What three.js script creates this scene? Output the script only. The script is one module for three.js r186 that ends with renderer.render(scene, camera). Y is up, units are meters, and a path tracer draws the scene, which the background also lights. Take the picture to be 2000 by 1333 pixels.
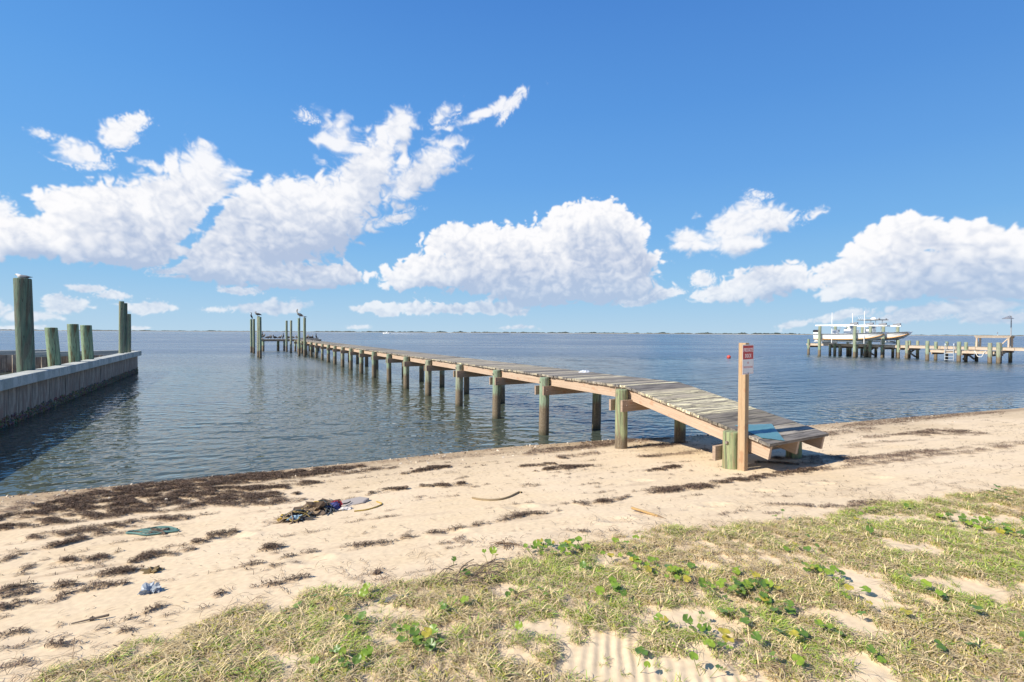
import * as THREE from 'three';
import { mergeGeometries } from 'three/addons/utils/BufferGeometryUtils.js';
import { RoundedBoxGeometry } from 'three/addons/geometries/RoundedBoxGeometry.js';

// ---------------------------------------------------------------- camera, sky, sun, exposure
const scene = new THREE.Scene();
const camera = new THREE.PerspectiveCamera(70.1, 1024 / 682, 0.1, 16000);
camera.position.set(0, 2.1, 0);
camera.rotation.set(-0.01684, 0, 0.0055, 'XYZ');
scene.add(camera);

const renderer = new THREE.WebGLRenderer({ antialias: true });
renderer.toneMapping = THREE.LinearToneMapping;
renderer.toneMappingExposure = 1.42;
renderer.shadowMap.enabled = true;

const sunDir = new THREE.Vector3(-0.90, 0, 0.43).normalize().multiplyScalar(Math.cos(0.66));
sunDir.y = Math.sin(0.66);
const sun = new THREE.DirectionalLight(new THREE.Color().setRGB(1.0, 0.93, 0.82), 4.7);
sun.position.copy(sunDir).multiplyScalar(120);
sun.castShadow = true;
sun.shadow.mapSize.set(4096, 4096);
Object.assign(sun.shadow.camera, { left: -70, right: 70, top: 70, bottom: -70, near: 1, far: 320 });
scene.add(sun, sun.target);

// seeded random and gradient noise
function rng(seed) { let s = seed >>> 0; return () => { s = (s + 0x6d2b79f5) | 0; let t = Math.imul(s ^ (s >>> 15), 1 | s); t = (t + Math.imul(t ^ (t >>> 7), 61 | t)) ^ t; return ((t ^ (t >>> 14)) >>> 0) / 4294967296; }; }
const rand = rng(77);
const PERM = new Uint8Array(512), GX = new Float32Array(256), GY = new Float32Array(256);
{ const r = rng(5), p = [...Array(256).keys()]; for (let i = 255; i > 0; i--) { const j = Math.floor(r() * (i + 1)); [p[i], p[j]] = [p[j], p[i]]; } for (let i = 0; i < 512; i++) PERM[i] = p[i & 255]; for (let i = 0; i < 256; i++) { const a = r() * Math.PI * 2; GX[i] = Math.cos(a); GY[i] = Math.sin(a); } }
function noise(x, y) {
  const xi = Math.floor(x), yi = Math.floor(y), fx = x - xi, fy = y - yi, X = xi & 255, Y = yi & 255;
  const u = fx * fx * fx * (fx * (fx * 6 - 15) + 10), v = fy * fy * fy * (fy * (fy * 6 - 15) + 10);
  const a = PERM[PERM[X] + Y], b = PERM[PERM[X + 1] + Y], c = PERM[PERM[X] + Y + 1], d = PERM[PERM[X + 1] + Y + 1];
  const n0 = GX[a] * fx + GY[a] * fy, n1 = GX[b] * (fx - 1) + GY[b] * fy, n2 = GX[c] * fx + GY[c] * (fy - 1), n3 = GX[d] * (fx - 1) + GY[d] * (fy - 1);
  return 1.4 * (n0 + u * (n1 - n0) + v * (n2 + u * (n3 - n2) - n0 - u * (n1 - n0)));
}
function fbm(x, y, n = 4) { let s = 0, a = 0.5; for (let i = 0; i < n; i++) { s += a * noise(x, y); x = x * 2.03 + 17.1; y = y * 2.03 + 9.7; a *= 0.5; } return s; }
const clamp = (x, a = 0, b = 1) => Math.min(b, Math.max(a, x));
const step = (a, b, x) => { const t = clamp((x - a) / (b - a)); return t * t * (3 - 2 * t); };
const mix = (a, b, t) => a + (b - a) * t;
function interp(x, P) { if (x <= P[0][0]) return P[0][1]; for (let i = 1; i < P.length; i++) if (x <= P[i][0]) { const [x0, y0] = P[i - 1], [x1, y1] = P[i]; return y0 + (y1 - y0) * (x - x0) / (x1 - x0); } return P[P.length - 1][1]; }

// the sky: clear air and cumulus banks, laid out by compass bearing (0 = towards the water, positive right) and height in degrees
const CLOUDS = [[-44.6,7.5,4.0,2.18,0,0],[-40.0,10.1,4.46,3.11,10,0],[-35.1,11.7,4.88,3.52,25,0.25],[-32.2,15.2,2.4,2.58,30,0.5],[-32.4,17.1,1.31,1.19,40,0.8],[-38.6,7.1,5.55,1.66,0,0],[-45.8,7.6,2.37,1.64,0,0],[-36.3,8.5,3.74,2.12,0,0.1],[-42.4,10.6,1.83,1.45,0,0],[-48.9,6.5,2.9,1.95,0,0],[-26.8,9.5,7.71,3.9,20,0.2],[-31.4,6.5,4.63,1.92,0,0.1],[-20.7,12.4,6.07,3.84,35,0.3],[-16.7,17.5,4.7,2.59,48,0.4],[-13.4,22.1,2.73,1.69,40,0.6],[-19.9,20.8,1.82,2.05,70,0.8],[-11.1,17.4,4.34,1.92,42,0.5],[-8.3,19.6,2.35,1.77,30,0.8],[-24.8,14.0,3.99,2.14,15,0.3],[-20.5,6.1,4.34,1.45,5,0],[-24.8,5.6,5.47,1.4,0,0],[-28.7,11.6,4.2,3.02,20,0.25],[-35.4,5.8,1.61,0.58,15,0.4],[-13.6,12.7,2.73,0.5,18,0.8],[-2.8,24.3,4.18,0.69,22,0.7],[-0.2,25.0,1.68,0.63,35,0.7],[-8.0,23.6,1.65,0.89,40,0.9],[-1.3,23.6,1.2,0.35,50,0.8],[-38.8,17.4,2.06,1.1,32,0.3],[-41.7,15.2,1.65,0.91,-10,0.6],[-37.7,18.7,1.0,0.8,30,0.2],[-44.1,16.1,0.83,0.32,0,0.9],[-40.4,14.3,1.07,0.3,10,0.9],[-22.9,21.9,0.46,1.03,80,1.0],[-46.4,9.8,0.7,0.8,0,0.6],[-7.5,10.7,3.25,1.83,10,0],[-11.0,6.7,4.53,1.97,10,0],[-0.4,10.1,7.21,2.44,0,0],[7.1,12.4,5.03,2.55,15,0],[11.2,13.1,3.58,1.56,-10,0],[12.9,10.5,2.85,2.54,0,0.1],[-3.0,6.9,9.9,2.72,0,0],[7.1,6.6,8.59,3.06,0,0.1],[14.7,7.6,2.36,1.71,20,0],[10.7,5.1,6.39,1.99,0,0.1],[2.4,4.7,6.01,1.79,0,0.1],[9.0,9.4,4.0,2.2,0,0],[-15.3,2.5,3.26,0.75,0,0.1],[-10.2,2.8,2.8,0.77,5,0.2],[-5.7,2.8,3.58,0.78,5,0.1],[-0.9,2.7,3.01,0.78,0,0.1],[17.2,4.3,2.3,0.86,15,0.2],[14.1,3.5,2.26,0.46,0,0.3],[19.6,10.2,2.13,1.31,-10,0.5],[24.7,11.5,3.48,2.19,20,0.55],[28.2,11.7,1.97,1.21,0,0.5],[24.7,9.3,2.23,1.17,0,0.6],[26.7,14.4,1.15,0.4,-10,0.9],[26.2,13.5,0.39,1.12,60,0.9],[31.7,11.8,1.14,0.44,20,0.95],[26.7,5.1,4.56,2.02,5,0.1],[29.1,5.7,2.3,1.56,0,0.1],[22.5,4.3,2.82,0.88,5,0.2],[21.2,6.0,1.25,0.89,0,0.4],[38.5,9.4,3.14,1.37,0,0],[41.7,8.6,3.87,1.49,-5,0],[45.2,7.0,3.3,1.67,-8,0],[37.0,7.4,3.26,2.17,20,0],[34.5,6.1,3.27,1.66,15,0],[40.0,5.5,5.3,2.1,0,0.05],[44.3,4.3,4.31,1.71,0,0.1],[48.6,6.2,3.7,1.96,0,0],[36.3,4.1,4.29,0.87,0,0.1],[41.8,2.3,5.68,0.76,4,0.3],[39.0,1.5,2.54,0.47,5,0.4],[45.3,1.4,3.27,0.59,0,0.3],[50.4,2.9,2.93,1.53,0,0.1],[-26.3,2.5,4.13,0.86,3,0.2],[-41.2,3.7,1.51,0.41,0,0.1],[-42.5,2.0,1.71,0.75,8,0.1],[-39.5,3.1,1.15,0.42,0,0.1],[-36.7,2.2,2.02,0.63,0,0.2],[-44.7,1.1,2.14,0.43,0,0.3],[-29.4,4.1,2.2,0.47,0,0.2],[-43.2,2.5,0.9,0.61,0,0.1],[-47.6,1.8,1.65,0.65,0,0.1],[30.0,1.0,1.62,0.36,10,0.4],[33.9,1.8,2.48,0.5,10,0.4],[-31.4,2.1,1.14,0.26,0,0.4],[-37.5,0.3,0.91,0.19,0,0.2],[-45.3,0.2,1.8,0.21,0,0.3],[-17.5,0.5,1.65,0.23,0,0.5],[0.6,0.6,2.41,0.24,0,0.5]];   // bearing, height, half length, half height, tilt, wispiness
{ const r = rng(31);
  for (let bear = 62; bear < 300; bear += 7 + r() * 9) {                     // the same kind of cloud all the way round
    const low = 5 + r() * 7, w = 4 + r() * 5;
    for (let k = 0; k < 5; k++) CLOUDS.push([bear + (r() - 0.5) * 9, low + (r() - 0.4) * 4, w * (0.4 + r() * 0.5), w * (0.2 + r() * 0.22), (r() - 0.3) * 30, r() * 0.4]);
    if (r() < 0.6) CLOUDS.push([bear + r() * 6, 2 + r() * 1.6, 2 + r() * 3, 0.5 + r() * 0.5, 0, 0.2]);
    if (r() < 0.5) { const h = 14 + r() * 10; for (let k = 0; k < 3; k++) CLOUDS.push([bear + r() * 6, h + r() * 3, 1.5 + r() * 3, 0.8 + r() * 1.2, 30, 0.6]); }
  } }
function makeSky() {
  const W = 4096, Hh = 2048, ROWS = 400, D = 360 / W;                       // cloud rows: up to 35 degrees
  const B = new Float32Array(W * ROWS), M = new Float32Array(W * ROWS), S = new Float32Array(W * ROWS), Z = new Float32Array(W * ROWS), wx = new Float32Array(W * ROWS), wy = new Float32Array(W * ROWS);
  for (let j = 0; j < ROWS; j++) for (let i = 0; i < W; i++) {
    const az = i * D - 90, el = (j + 0.5) * D, o = j * W + i;
    wx[o] = 0.9 * fbm(az * 0.33, el * 0.45 + 40, 3) + 0.34 * fbm(az * 1.6 + 9, el * 1.8, 3); wy[o] = 0.8 * fbm(az * 0.33 + 70, el * 0.45, 3) + 0.3 * fbm(az * 1.6, el * 1.8 + 33, 3);
  }
  for (const [ca, ce, rx0, ry0, rot, soft] of CLOUDS) {
    const grow = 1.04 + 0.30 * soft, rx = rx0 * grow, ry = ry0 * grow;
    const R = Math.max(rx, ry) * 2.2 + 1, c = Math.cos(rot * Math.PI / 180), s = Math.sin(rot * Math.PI / 180), size = Math.sqrt(rx * ry), wob = Math.min(1, size / 1.8);
    const j0 = Math.max(0, Math.floor((ce - R) / D)), j1 = Math.min(ROWS - 1, Math.ceil((ce + R) / D));
    for (let j = j0; j <= j1; j++) for (let k = Math.floor((ca - R) / D); k <= (ca + R) / D; k++) {
      const i = ((k + 1024) % W + W) % W, o = j * W + i, dx = k * D - ca + wx[o] * wob, dy = (j + 0.5) * D - ce + wy[o] * wob;
      const u = (dx * c + dy * s) / rx; let v = (-dx * s + dy * c) / ry; if (v < 0 && soft < 0.3) v *= 1.25;
      const g = Math.exp(-0.7 * (u * u + v * v)), g4 = g * g * g * g; if (g4 < 1e-5) continue;
      M[o] += g4; S[o] += g4 * soft; Z[o] += g4 * size; B[o] += g4 * clamp(v, -1.2, 1.2) * step(0.5, 1.6, ry);
    }
  }
  for (const [ca, ce, rx, ry, rot] of [[-31.7, 11.6, 2.3, 0.5, 52], [-33.6, 8.7, 1.5, 0.42, 45], [-35.2, 6.4, 1.4, 0.35, 30], [-15.6, 8.6, 2.6, 1.2, 20]]) {       // blue gaps between the banks
    const c = Math.cos(rot * Math.PI / 180), s = Math.sin(rot * Math.PI / 180);
    for (let j = Math.max(0, Math.floor((ce - 7) / D)); j < (ce + 7) / D; j++) for (let k = Math.floor((ca - 7) / D); k < (ca + 7) / D; k++) { const i = ((k + 1024) % W + W) % W, o = j * W + i, dx = k * D - ca + 1.2 * wx[o], dy = (j + 0.5) * D - ce + 1.2 * wy[o], g = Math.exp(-0.9 * (Math.pow((dx * c + dy * s) / rx, 2) + Math.pow((-dx * s + dy * c) / ry, 2))), m = Math.pow(1 - 0.62 * g, 4); M[o] *= m; S[o] *= m; Z[o] *= m; B[o] *= m; }
  }
  const T = new Float32Array(W * ROWS), P = new Float32Array(W * ROWS), Al = new Float32Array(W * ROWS);
  for (let j = 0; j < ROWS; j++) for (let i = 0; i < W; i++) {
    const o = j * W + i; if (M[o] < 1e-4) continue;
    const az = i * D - 90, el = (j + 0.5) * D, soft = S[o] / M[o], size = Z[o] / M[o], f = 1.15 / clamp(size * 0.8, 0.45, 1.6);
    let b = 0, a = 0.5, x = az * f * 0.8 * (1 - 0.2 * soft), y = el * f * 0.95, hx = 0;
    const wxx = 0.35 * noise(x * 1.3 + 7, y * 1.3), wyy = 0.35 * noise(x * 1.3, y * 1.3 + 19); x += wxx; y += wyy;
    for (let k = 0; k < 7; k++) { const n = noise(x, y), bil = 2.1 * Math.abs(n) - 0.62; b += a * mix(bil, 1.3 * n, 0.1 + 0.75 * soft); if (k < 4) hx += a * bil; x = x * 2.07 + 5.3; y = y * 2.07 + 1.7; a *= mix(0.52, 0.6, soft); }
    const q = Math.pow(M[o], 0.25) - 0.5;
    const den = q * mix(2.0, 1.5, soft) + b * mix(0.72, 1.15, soft) + mix(0.06, 0.0, soft);
    T[o] = clamp(den * 0.9, 0, 1) * mix(1, 0.5, soft); P[o] = hx * mix(1, 0.7, soft);
    Al[o] = step(0.0, mix(0.22, 1.0, soft), den) * mix(1, 0.9, soft);
  }
  // how much cloud lies between each point and the sun (up and to the left)
  const L = new Float32Array(W * ROWS), lx = -0.55, ly = 0.83;
  for (let j = 0; j < ROWS; j++) for (let i = 0; i < W; i++) {
    const o = j * W + i; if (Al[o] < 0.004) continue;
    let sum = 0; for (let k = 1; k <= 10; k++) { const d = k * k * 0.62 + 1.2 * k, jj = Math.round(j + ly * d), ii = (Math.round(i + lx * d) + W) % W; if (jj >= ROWS) break; sum += T[jj * W + ii] * (0.35 + 0.16 * k); }
    L[o] = sum;
  }
  const data = new Float32Array(W * Hh * 4);
  const AIR = [[0, [0.480, 0.665, 0.820]], [2.5, [0.395, 0.620, 0.830]], [6, [0.280, 0.550, 0.840]], [11, [0.190, 0.455, 0.830]], [17, [0.138, 0.375, 0.790]], [24, [0.102, 0.310, 0.730]], [34, [0.072, 0.238, 0.640]], [55, [0.034, 0.125, 0.420]], [90, [0.026, 0.100, 0.350]]];
  const SCALE = 1 / 1.42;
  for (let j = 0; j < Hh; j++) {
    const el = (j + 0.5) / Hh * 180 - 90, row = j - Hh / 2;
    const air = [0, 1, 2].map((c) => interp(Math.max(el, 0), AIR.map(([e, v]) => [e, v[c]])) * SCALE);
    for (let i = 0; i < W; i++) {
      const o = (j * W + i) * 4, az = (i * D - 90) * Math.PI / 180;
      const side = 1 - 0.13 * Math.sin(az - 0.35) * step(4, 26, el);          // deeper blue away from the sun
      let r = air[0] * side, g = air[1] * side, b = air[2] * (0.35 + 0.65 * side);
      if (row >= 0 && row < ROWS) {
        const q = row * W + i, al = Al[q];
        if (al > 0.004) {
          const e = (d) => { const jj = Math.min(ROWS - 1, row + Math.round(d * 0.83)), ii = (i - Math.round(d * 0.55) + W) % W; return P[jj * W + ii]; };
          const lit = Math.exp(-0.030 * L[q] * L[q]), relief = clamp(0.06 * (P[q] - e(4)) + 0.24 * (P[q] - e(12)) + 0.42 * (P[q] - e(28)), -0.5, 0.4);
          const haze = step(9, 0, el) * 0.34, base = step(-0.15, -1.0, B[q] / (M[q] + 1e-6) - 0.25 * P[q]), w = clamp(0.10 + 0.92 * lit - 0.72 * base + 0.75 * relief);
          let cr = mix(0.47, 0.99, w), cg = mix(0.56, 0.985, w), cb = mix(0.74, 1.0, w);
          cr = mix(cr * SCALE, r, haze); cg = mix(cg * SCALE, g, haze); cb = mix(cb * SCALE, b, haze);
          r = mix(r, cr, al); g = mix(g, cg, al); b = mix(b, cb, al);
        }
      }
      data[o] = r; data[o + 1] = g; data[o + 2] = b; data[o + 3] = 1;
    }
  }
  const t = new THREE.DataTexture(data, W, Hh, THREE.RGBAFormat, THREE.FloatType);
  t.mapping = THREE.EquirectangularReflectionMapping; t.magFilter = THREE.LinearFilter; t.minFilter = THREE.LinearFilter; t.needsUpdate = true;
  return t;
}
const sky = makeSky();
scene.background = sky; scene.environment = sky;

// ---------------------------------------------------------------- helpers
const rgb = (r, g, b) => new THREE.Color().setRGB(r, g, b);
const std = (o) => new THREE.MeshStandardMaterial({ roughness: 0.85, ...o });
const phys = (o) => new THREE.MeshPhysicalMaterial({ roughness: 0.5, ...o });
const taken = new Map();
function numbered(name) { const n = taken.get(name) ?? 0; taken.set(name, n + 1); return n ? name + '_' + String(n).padStart(3, '0') : name; }
function tag(o, label, category, group, kind) { Object.assign(o.userData, { label, category }); if (group) o.userData.group = group; if (kind) o.userData.kind = kind; return o; }
function thing(name, [x, y, z], turn = 0) { const g = new THREE.Group(); g.name = numbered(name); g.position.set(x, y, z); g.rotation.y = turn; scene.add(g); return g; }
function part(name, geometry, material, parent) { const m = new THREE.Mesh(geometry, material); m.name = parent === scene ? numbered(name) : name; parent.add(m); return m; }
const box = (w, h, d, x = 0, y = 0, z = 0) => new THREE.BoxGeometry(w, h, d).translate(x, y, z);
const rbox = (w, h, d, r, x = 0, y = 0, z = 0) => new RoundedBoxGeometry(w, h, d, 1, r).translate(x, y, z);
const merge = (list) => mergeGeometries(list.map((g) => { const q = g.index ? g.toNonIndexed() : g; for (const k of Object.keys(q.attributes)) if (!['position', 'normal', 'uv'].includes(k)) q.deleteAttribute(k); return q; }));
const V = (x, y, z) => new THREE.Vector3(x, y, z);
function tube(points, r, seg = 6, n = 0) { return new THREE.TubeGeometry(new THREE.CatmullRomCurve3(points.map((p) => V(...p))), n || points.length * 4, r, seg, false); }
function rod(a, b, r, r2 = r, seg = 8) { const A = V(...a), B = V(...b), g = new THREE.CylinderGeometry(r2, r, A.distanceTo(B), seg); g.applyQuaternion(new THREE.Quaternion().setFromUnitVectors(V(0, 1, 0), B.clone().sub(A).normalize())); return g.translate(...A.add(B).multiplyScalar(0.5).toArray()); }
function beam(a, b, w, h) { const A = V(...a), B = V(...b), g = new THREE.BoxGeometry(w, h, A.distanceTo(B)); const m = new THREE.Matrix4().lookAt(A, B, V(0, 1, 0)); g.applyMatrix4(m); return g.translate(...A.add(B).multiplyScalar(0.5).toArray()); }
function texture(w, h, fn, srgb = true) {                                    // fn(u, v) -> linear rgb 0..1
  const d = new Uint8Array(w * h * 4), enc = (c) => { c = clamp(c); return 255 * (srgb ? (c < 0.0031308 ? 12.92 * c : 1.055 * Math.pow(c, 1 / 2.4) - 0.055) : c); };
  for (let j = 0; j < h; j++) for (let i = 0; i < w; i++) { const c = fn((i + 0.5) / w, (j + 0.5) / h), o = (j * w + i) * 4; d[o] = enc(c[0]); d[o + 1] = enc(c[1]); d[o + 2] = enc(c[2]); d[o + 3] = 255; }
  const t = new THREE.DataTexture(d, w, h); t.wrapS = t.wrapT = THREE.RepeatWrapping; t.magFilter = THREE.LinearFilter; t.minFilter = THREE.LinearMipmapLinearFilter; t.generateMipmaps = true; if (srgb) t.colorSpace = THREE.SRGBColorSpace; t.needsUpdate = true; return t;
}
const c3 = (a, b, t) => [mix(a[0], b[0], t), mix(a[1], b[1], t), mix(a[2], b[2], t)];

// ---------------------------------------------------------------- the beach and the sea bed: one sheet to the horizon
const SHORE = [[-60, 4], [-40, 1.5], [-12, -4.9], [-6.42, -6.1], [-4.38, -6.93], [-2.46, -7.79], [0, -8.93], [2.01, -9.57], [3.66, -9.94], [7.15, -11.3], [14.9, -14.1], [30, -19.5], [80, -38], [400, -160]];
const PROFILE = [[-400, -4], [-60, -3], [-30, -1.9], [-12, -1], [-4, -0.42], [-1.2, -0.11], [0, 0], [1.4, 0.2], [2.96, 0.34], [3.6, 0.4], [5.2, 0.56], [6.2, 0.66], [8, 0.72], [40, 0.9], [400, 2]];
const inland = (x, z) => (z - interp(x, SHORE)) * 0.93;
const GRASS_EDGE = [[-6, 0.6], [-2.2, -2.07], [-2.0, -2.22], [-1.8, -2.43], [-1.49, -2.71], [-1.26, -2.85], [-0.91, -2.9], [-0.63, -3.01], [-0.32, -3.13], [0.01, -3.25], [0.37, -3.37], [0.79, -3.67], [1.22, -3.82], [1.64, -3.86], [2.09, -3.93], [2.62, -4.11], [3.27, -4.41], [3.95, -4.65], [4.56, -4.78], [5.14, -4.85], [9, -5.8]];
const BARE = [[0.5, -2.08, 0.36, 0.3], [0.69, -3.21, 0.2, 0.2], [2.56, -2.73, 0.24, 0.2], [2.76, -3.28, 0.24, 0.16], [2.05, -2.79, 0.2, 0.15], [3.17, -3.98, 0.34, 0.16], [3.88, -3.93, 0.4, 0.16], [1.99, -2.52, 0.2, 0.07], [1.65, -2.42, 0.2, 0.09], [0.9, -2.4, 0.2, 0.13], [-1, -2.16, 0.2, 0.1], [-0.65, -2.56, 0.2, 0.08], [0.01, -2.81, 0.14, 0.08], [1.23, -3.04, 0.2, 0.1], [1.71, -2.29, 0.2, 0.1], [0.21, -2.35, 0.12, 0.1], [3.47, -3.63, 0.3, 0.12], [0.75, -2.0, 0.25, 0.2]];
function grassCover(x, z) {
  const n3 = noise(x * 14, z * 14 + 3);
  const n1 = fbm(x * 1.1 + 3, z * 1.1, 3), n2 = fbm(x * 4.3, z * 4.3 + 8, 3), d = z - interp(x, GRASS_EDGE) + 0.22 * n1 + 0.16 * n2;
  let c = step(-0.03, 0.16, d) * clamp(0.60 + 1.35 * n2 + 0.9 * n1 + 0.9 * n3);
  for (const [bx, bz, rx, rz] of BARE) { const ux = (x - bx) * 0.94 + (z - bz) * 0.34, uz = (z - bz) * 0.94 - (x - bx) * 0.34, r = Math.hypot(ux / rx, uz / rz) + 0.9 * n2 + 0.4 * n1 + 0.25 * n3; c *= mix(0.10, 1, step(0.55, 1.25, r)); }
  return clamp(c);
}
const STRANDS = [[0.356,1,-5.36,-5.07,-4.92,-5.82,-4.04,-6.37,-2.88,-6.83,-2.3,-7.28],[0.234,1,-5.05,-4.78,-4.46,-5.27,-3.68,-5.62,-2.7,-5.83],[0.172,0.9,-4.71,-4.46,-4.21,-4.75,-3.62,-5.04,-2.91,-5.31,-2.45,-5.4],[0.1,0.8,-4.22,-4.11,-3.93,-4.22,-3.49,-4.46,-2.89,-4.72],[0.073,1,-3.72,-3.9,-3.59,-4.15],[0.286,0.7,-5.69,-5.39,-4.88,-6.61,-3.76,-7.12],[0.117,0.7,-3.02,-5.01,-2.56,-5.06,-2.23,-5.15],[0.104,1,-3.09,-3.51,-3.03,-3.6,-3.03,-3.73],[0.112,1,-2.73,-3.5,-2.69,-3.59,-2.67,-3.7],[0.072,1,-3.32,-3.53,-3.25,-3.58,-3.24,-3.64],[0.063,1,-2.79,-3.21,-2.68,-3.27,-2.54,-3.31],[0.063,0.9,-2.51,-4.04,-2.4,-4.06,-2.33,-4.12],[0.055,0.9,-2.53,-3.87,-2.47,-3.9,-2.45,-3.96],[0.073,1,-1.88,-3.59,-1.82,-3.67,-1.73,-3.72],[0.053,0.7,-2.52,-3.61,-2.47,-3.71],[0.071,1,-3.06,-2.8,-2.88,-2.84,-2.76,-2.9,-2.71,-2.94],[0.05,0.9,-3.11,-2.94,-2.91,-3.05,-2.71,-3.12],[0.042,0.8,-2.74,-2.94,-2.64,-3.04,-2.47,-3.08],[0.039,0.9,-3.21,-3.03,-3.1,-3.11],[0.025,0.8,-2.14,-2.51,-2.06,-2.6,-2.02,-2.69],[0.025,0.8,-2.02,-2.69,-1.99,-2.77],[0.029,0.8,-2.28,-2.36,-2.14,-2.35,-2.0,-2.33],[0.032,0.8,-2.19,-2.19,-2.09,-2.27,-2.09,-2.35],[0.031,0.7,-2.59,-2.49,-2.41,-2.55],[0.024,0.7,-1.99,-2.47,-1.9,-2.51],[0.025,0.9,-1.74,-2.86,-1.7,-2.92],[0.03,0.9,-1.67,-2.92,-1.45,-2.99,-1.25,-3.11],[0.023,0.7,-1.99,-3.24,-1.71,-3.38,-1.43,-3.57,-1.16,-3.68],[0.035,0.8,-1.31,-3.56,-1.01,-3.7,-0.69,-3.87,-0.29,-4.05,-0.04,-4.16],[0.051,1,-0.04,-4.17,0.1,-4.3,0.43,-4.41],[0.057,0.9,0.6,-4.67,0.78,-4.58,0.9,-4.69,1.19,-4.87],[0.057,0.7,1.3,-5.08,1.66,-5.2,2.29,-5.39],[0.075,0.9,1.35,-4.97,1.61,-5.05,2.11,-5.23,2.43,-5.44],[0.103,0.9,2.26,-5.46,2.86,-5.62,3.54,-5.97,4.08,-6.21],[0.171,1,4.06,-6.38,4.79,-6.65,5.66,-6.94,6.45,-7.17],[0.114,0.8,3.82,-6.01,4.85,-6.36,5.43,-6.57,6.22,-6.92],[0.114,0.8,5.9,-6.71,6.65,-6.98,7.94,-7.51],[0.127,0.5,6.45,-7.17,7.61,-7.57,8.33,-7.8],[0.159,0.8,6.84,-8.75,7.69,-9.09,8.55,-9.51],[0.213,0.9,7.33,-8.67,8.05,-8.96,8.61,-9.15],[0.179,0.7,8.07,-8.67,8.42,-8.75],[0.146,0.6,6.31,-8.64,6.64,-8.72],[0.12,0.5,5.29,-7.8,6.13,-8.04,6.93,-8.19],[0.193,1,4.46,-6.92,4.57,-6.86,4.73,-6.88],[0.141,0.6,5.34,-7.64,5.65,-7.73],[0.139,1,-1.4,-6.36,-1.12,-6.65,-0.85,-6.79],[0.083,1,-1.54,-5.34,-1.37,-5.44,-1.21,-5.49],[0.076,1,-1.04,-5.59,-0.82,-5.6,-0.59,-5.69],[0.105,1,0.33,-6.26,0.69,-6.44,1.08,-6.55],[0.08,0.8,0.16,-6.63,0.58,-6.73],[0.078,0.9,1.72,-6.12,1.99,-6.25,2.32,-6.44],[0.111,0.7,2.56,-7.37,3.1,-7.71],[0.092,0.8,1.94,-7.17,2.41,-7.32],[0.357,0.9,0.29,-7.66,0.7,-8.11,1.35,-8.46,1.86,-8.74],[0.343,0.8,1.43,-8.98,2.16,-9.26,3.01,-9.45],[0.124,0.8,0.77,-7.24,1.29,-7.55],[0.24,0.8,1.92,-8.01,2.55,-8.28,3.09,-8.59],[0.11,0.7,3.35,-6.59,3.81,-6.42,4.29,-6.53],[0.209,1,3.78,-6.86,4.12,-6.82,4.43,-6.92],[0.267,0.9,3.44,-8.11,3.95,-8.28,4.43,-8.36],[0.134,0.8,-2.69,-5.74,-2.52,-5.99,-2.29,-6.04],[0.04,0.7,-3.77,-3.57,-3.78,-3.72],[0.037,0.7,-3.45,-3.43,-3.47,-3.57],[0.028,0.6,-3.48,-3.29,-3.29,-3.34],[0.08,0.7,2.79,-4.34,3.09,-4.41,3.43,-4.49],[0.046,0.6,2.3,-4.51,2.71,-4.39],[0.027,0.6,-0.11,-3.62,0.01,-3.56,0.12,-3.47],[0.029,0.6,0.42,-3.88,0.59,-3.8],[0.194,0.6,-1.54,-7.34,-0.81,-7.78,0.01,-7.97],[0.146,0.6,-2.45,-6.47,-1.74,-6.89],[0.558,0.5,6.82,-10.07,9.14,-11.53,11.19,-12.46,14.27,-13.52],[0.233,0.6,5.79,-9.12,7.26,-9.8]];   // drift lines of eelgrass: half width, density, then x, z along the line
STRANDS.slice(0, 7).forEach((s) => { s[0] *= 1.45; });
const STRAND_BOX = STRANDS.map(([w, , ...p]) => { const xs = p.filter((_, i) => i % 2 === 0), zs = p.filter((_, i) => i % 2), m = 1.3 * w + 0.2; return [Math.min(...xs) - m, Math.max(...xs) + m, Math.min(...zs) - m, Math.max(...zs) + m]; });
function wrack(x, z) {
  const w1 = 0.10 * fbm(x * 2.2, z * 2.2 + 5, 3), w2 = 0.05 * noise(x * 8 + 2, z * 8); let m = 0;
  for (let k = 0; k < STRANDS.length; k++) {
    const bb = STRAND_BOX[k]; if (x < bb[0] || x > bb[1] || z < bb[2] || z > bb[3]) continue; const [w, den, ...p] = STRANDS[k];
    for (let i = 0; i + 3 < p.length; i += 2) {
      const ax = p[i], az = p[i + 1], bx = p[i + 2] - ax, bz = p[i + 3] - az, t = clamp(((x - ax) * bx + (z - az) * bz) / (bx * bx + bz * bz)), dx = x - ax - t * bx, dz = z - az - t * bz;
      if (Math.abs(dx) > 0.9 || Math.abs(dz) > 0.9) continue;
      const end = p.length === 4 ? 1 : (i === 0 ? mix(0.35, 1, step(0, 0.8, t)) : i + 5 > p.length ? mix(1, 0.35, step(0.2, 1, t)) : 1);
      const d = Math.hypot(dx, dz) + (w1 + w2) * Math.min(1, w * 7), q = den * step(1.15 * w * end + 0.012, 0.55 * w * end, d); if (q > m) m = q;
    }
  }
  if (m > 0.02) m *= clamp(0.75 + 1.5 * noise(x * 3.1 + z * 0.9 + 30, z * 9 - x * 3) + 0.6 * noise(x * 21, z * 34) + 0.5 * noise(x * 6 + 3, z * 16 + x * 4));
  const s = inland(x, z); if (s > -0.1 && s < 5.5) { const f = noise((x * 0.93 - z * 0.36) * 1.6 + 50, s * 9) + 0.5 * noise(x * 9, z * 13 + 20); m = Math.max(m, 0.42 * step(0.42, 0.82, f + 0.16 * step(2.2, 0, s) + 0.12 * step(0, -4, x))); }
  return clamp(m);
}
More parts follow.
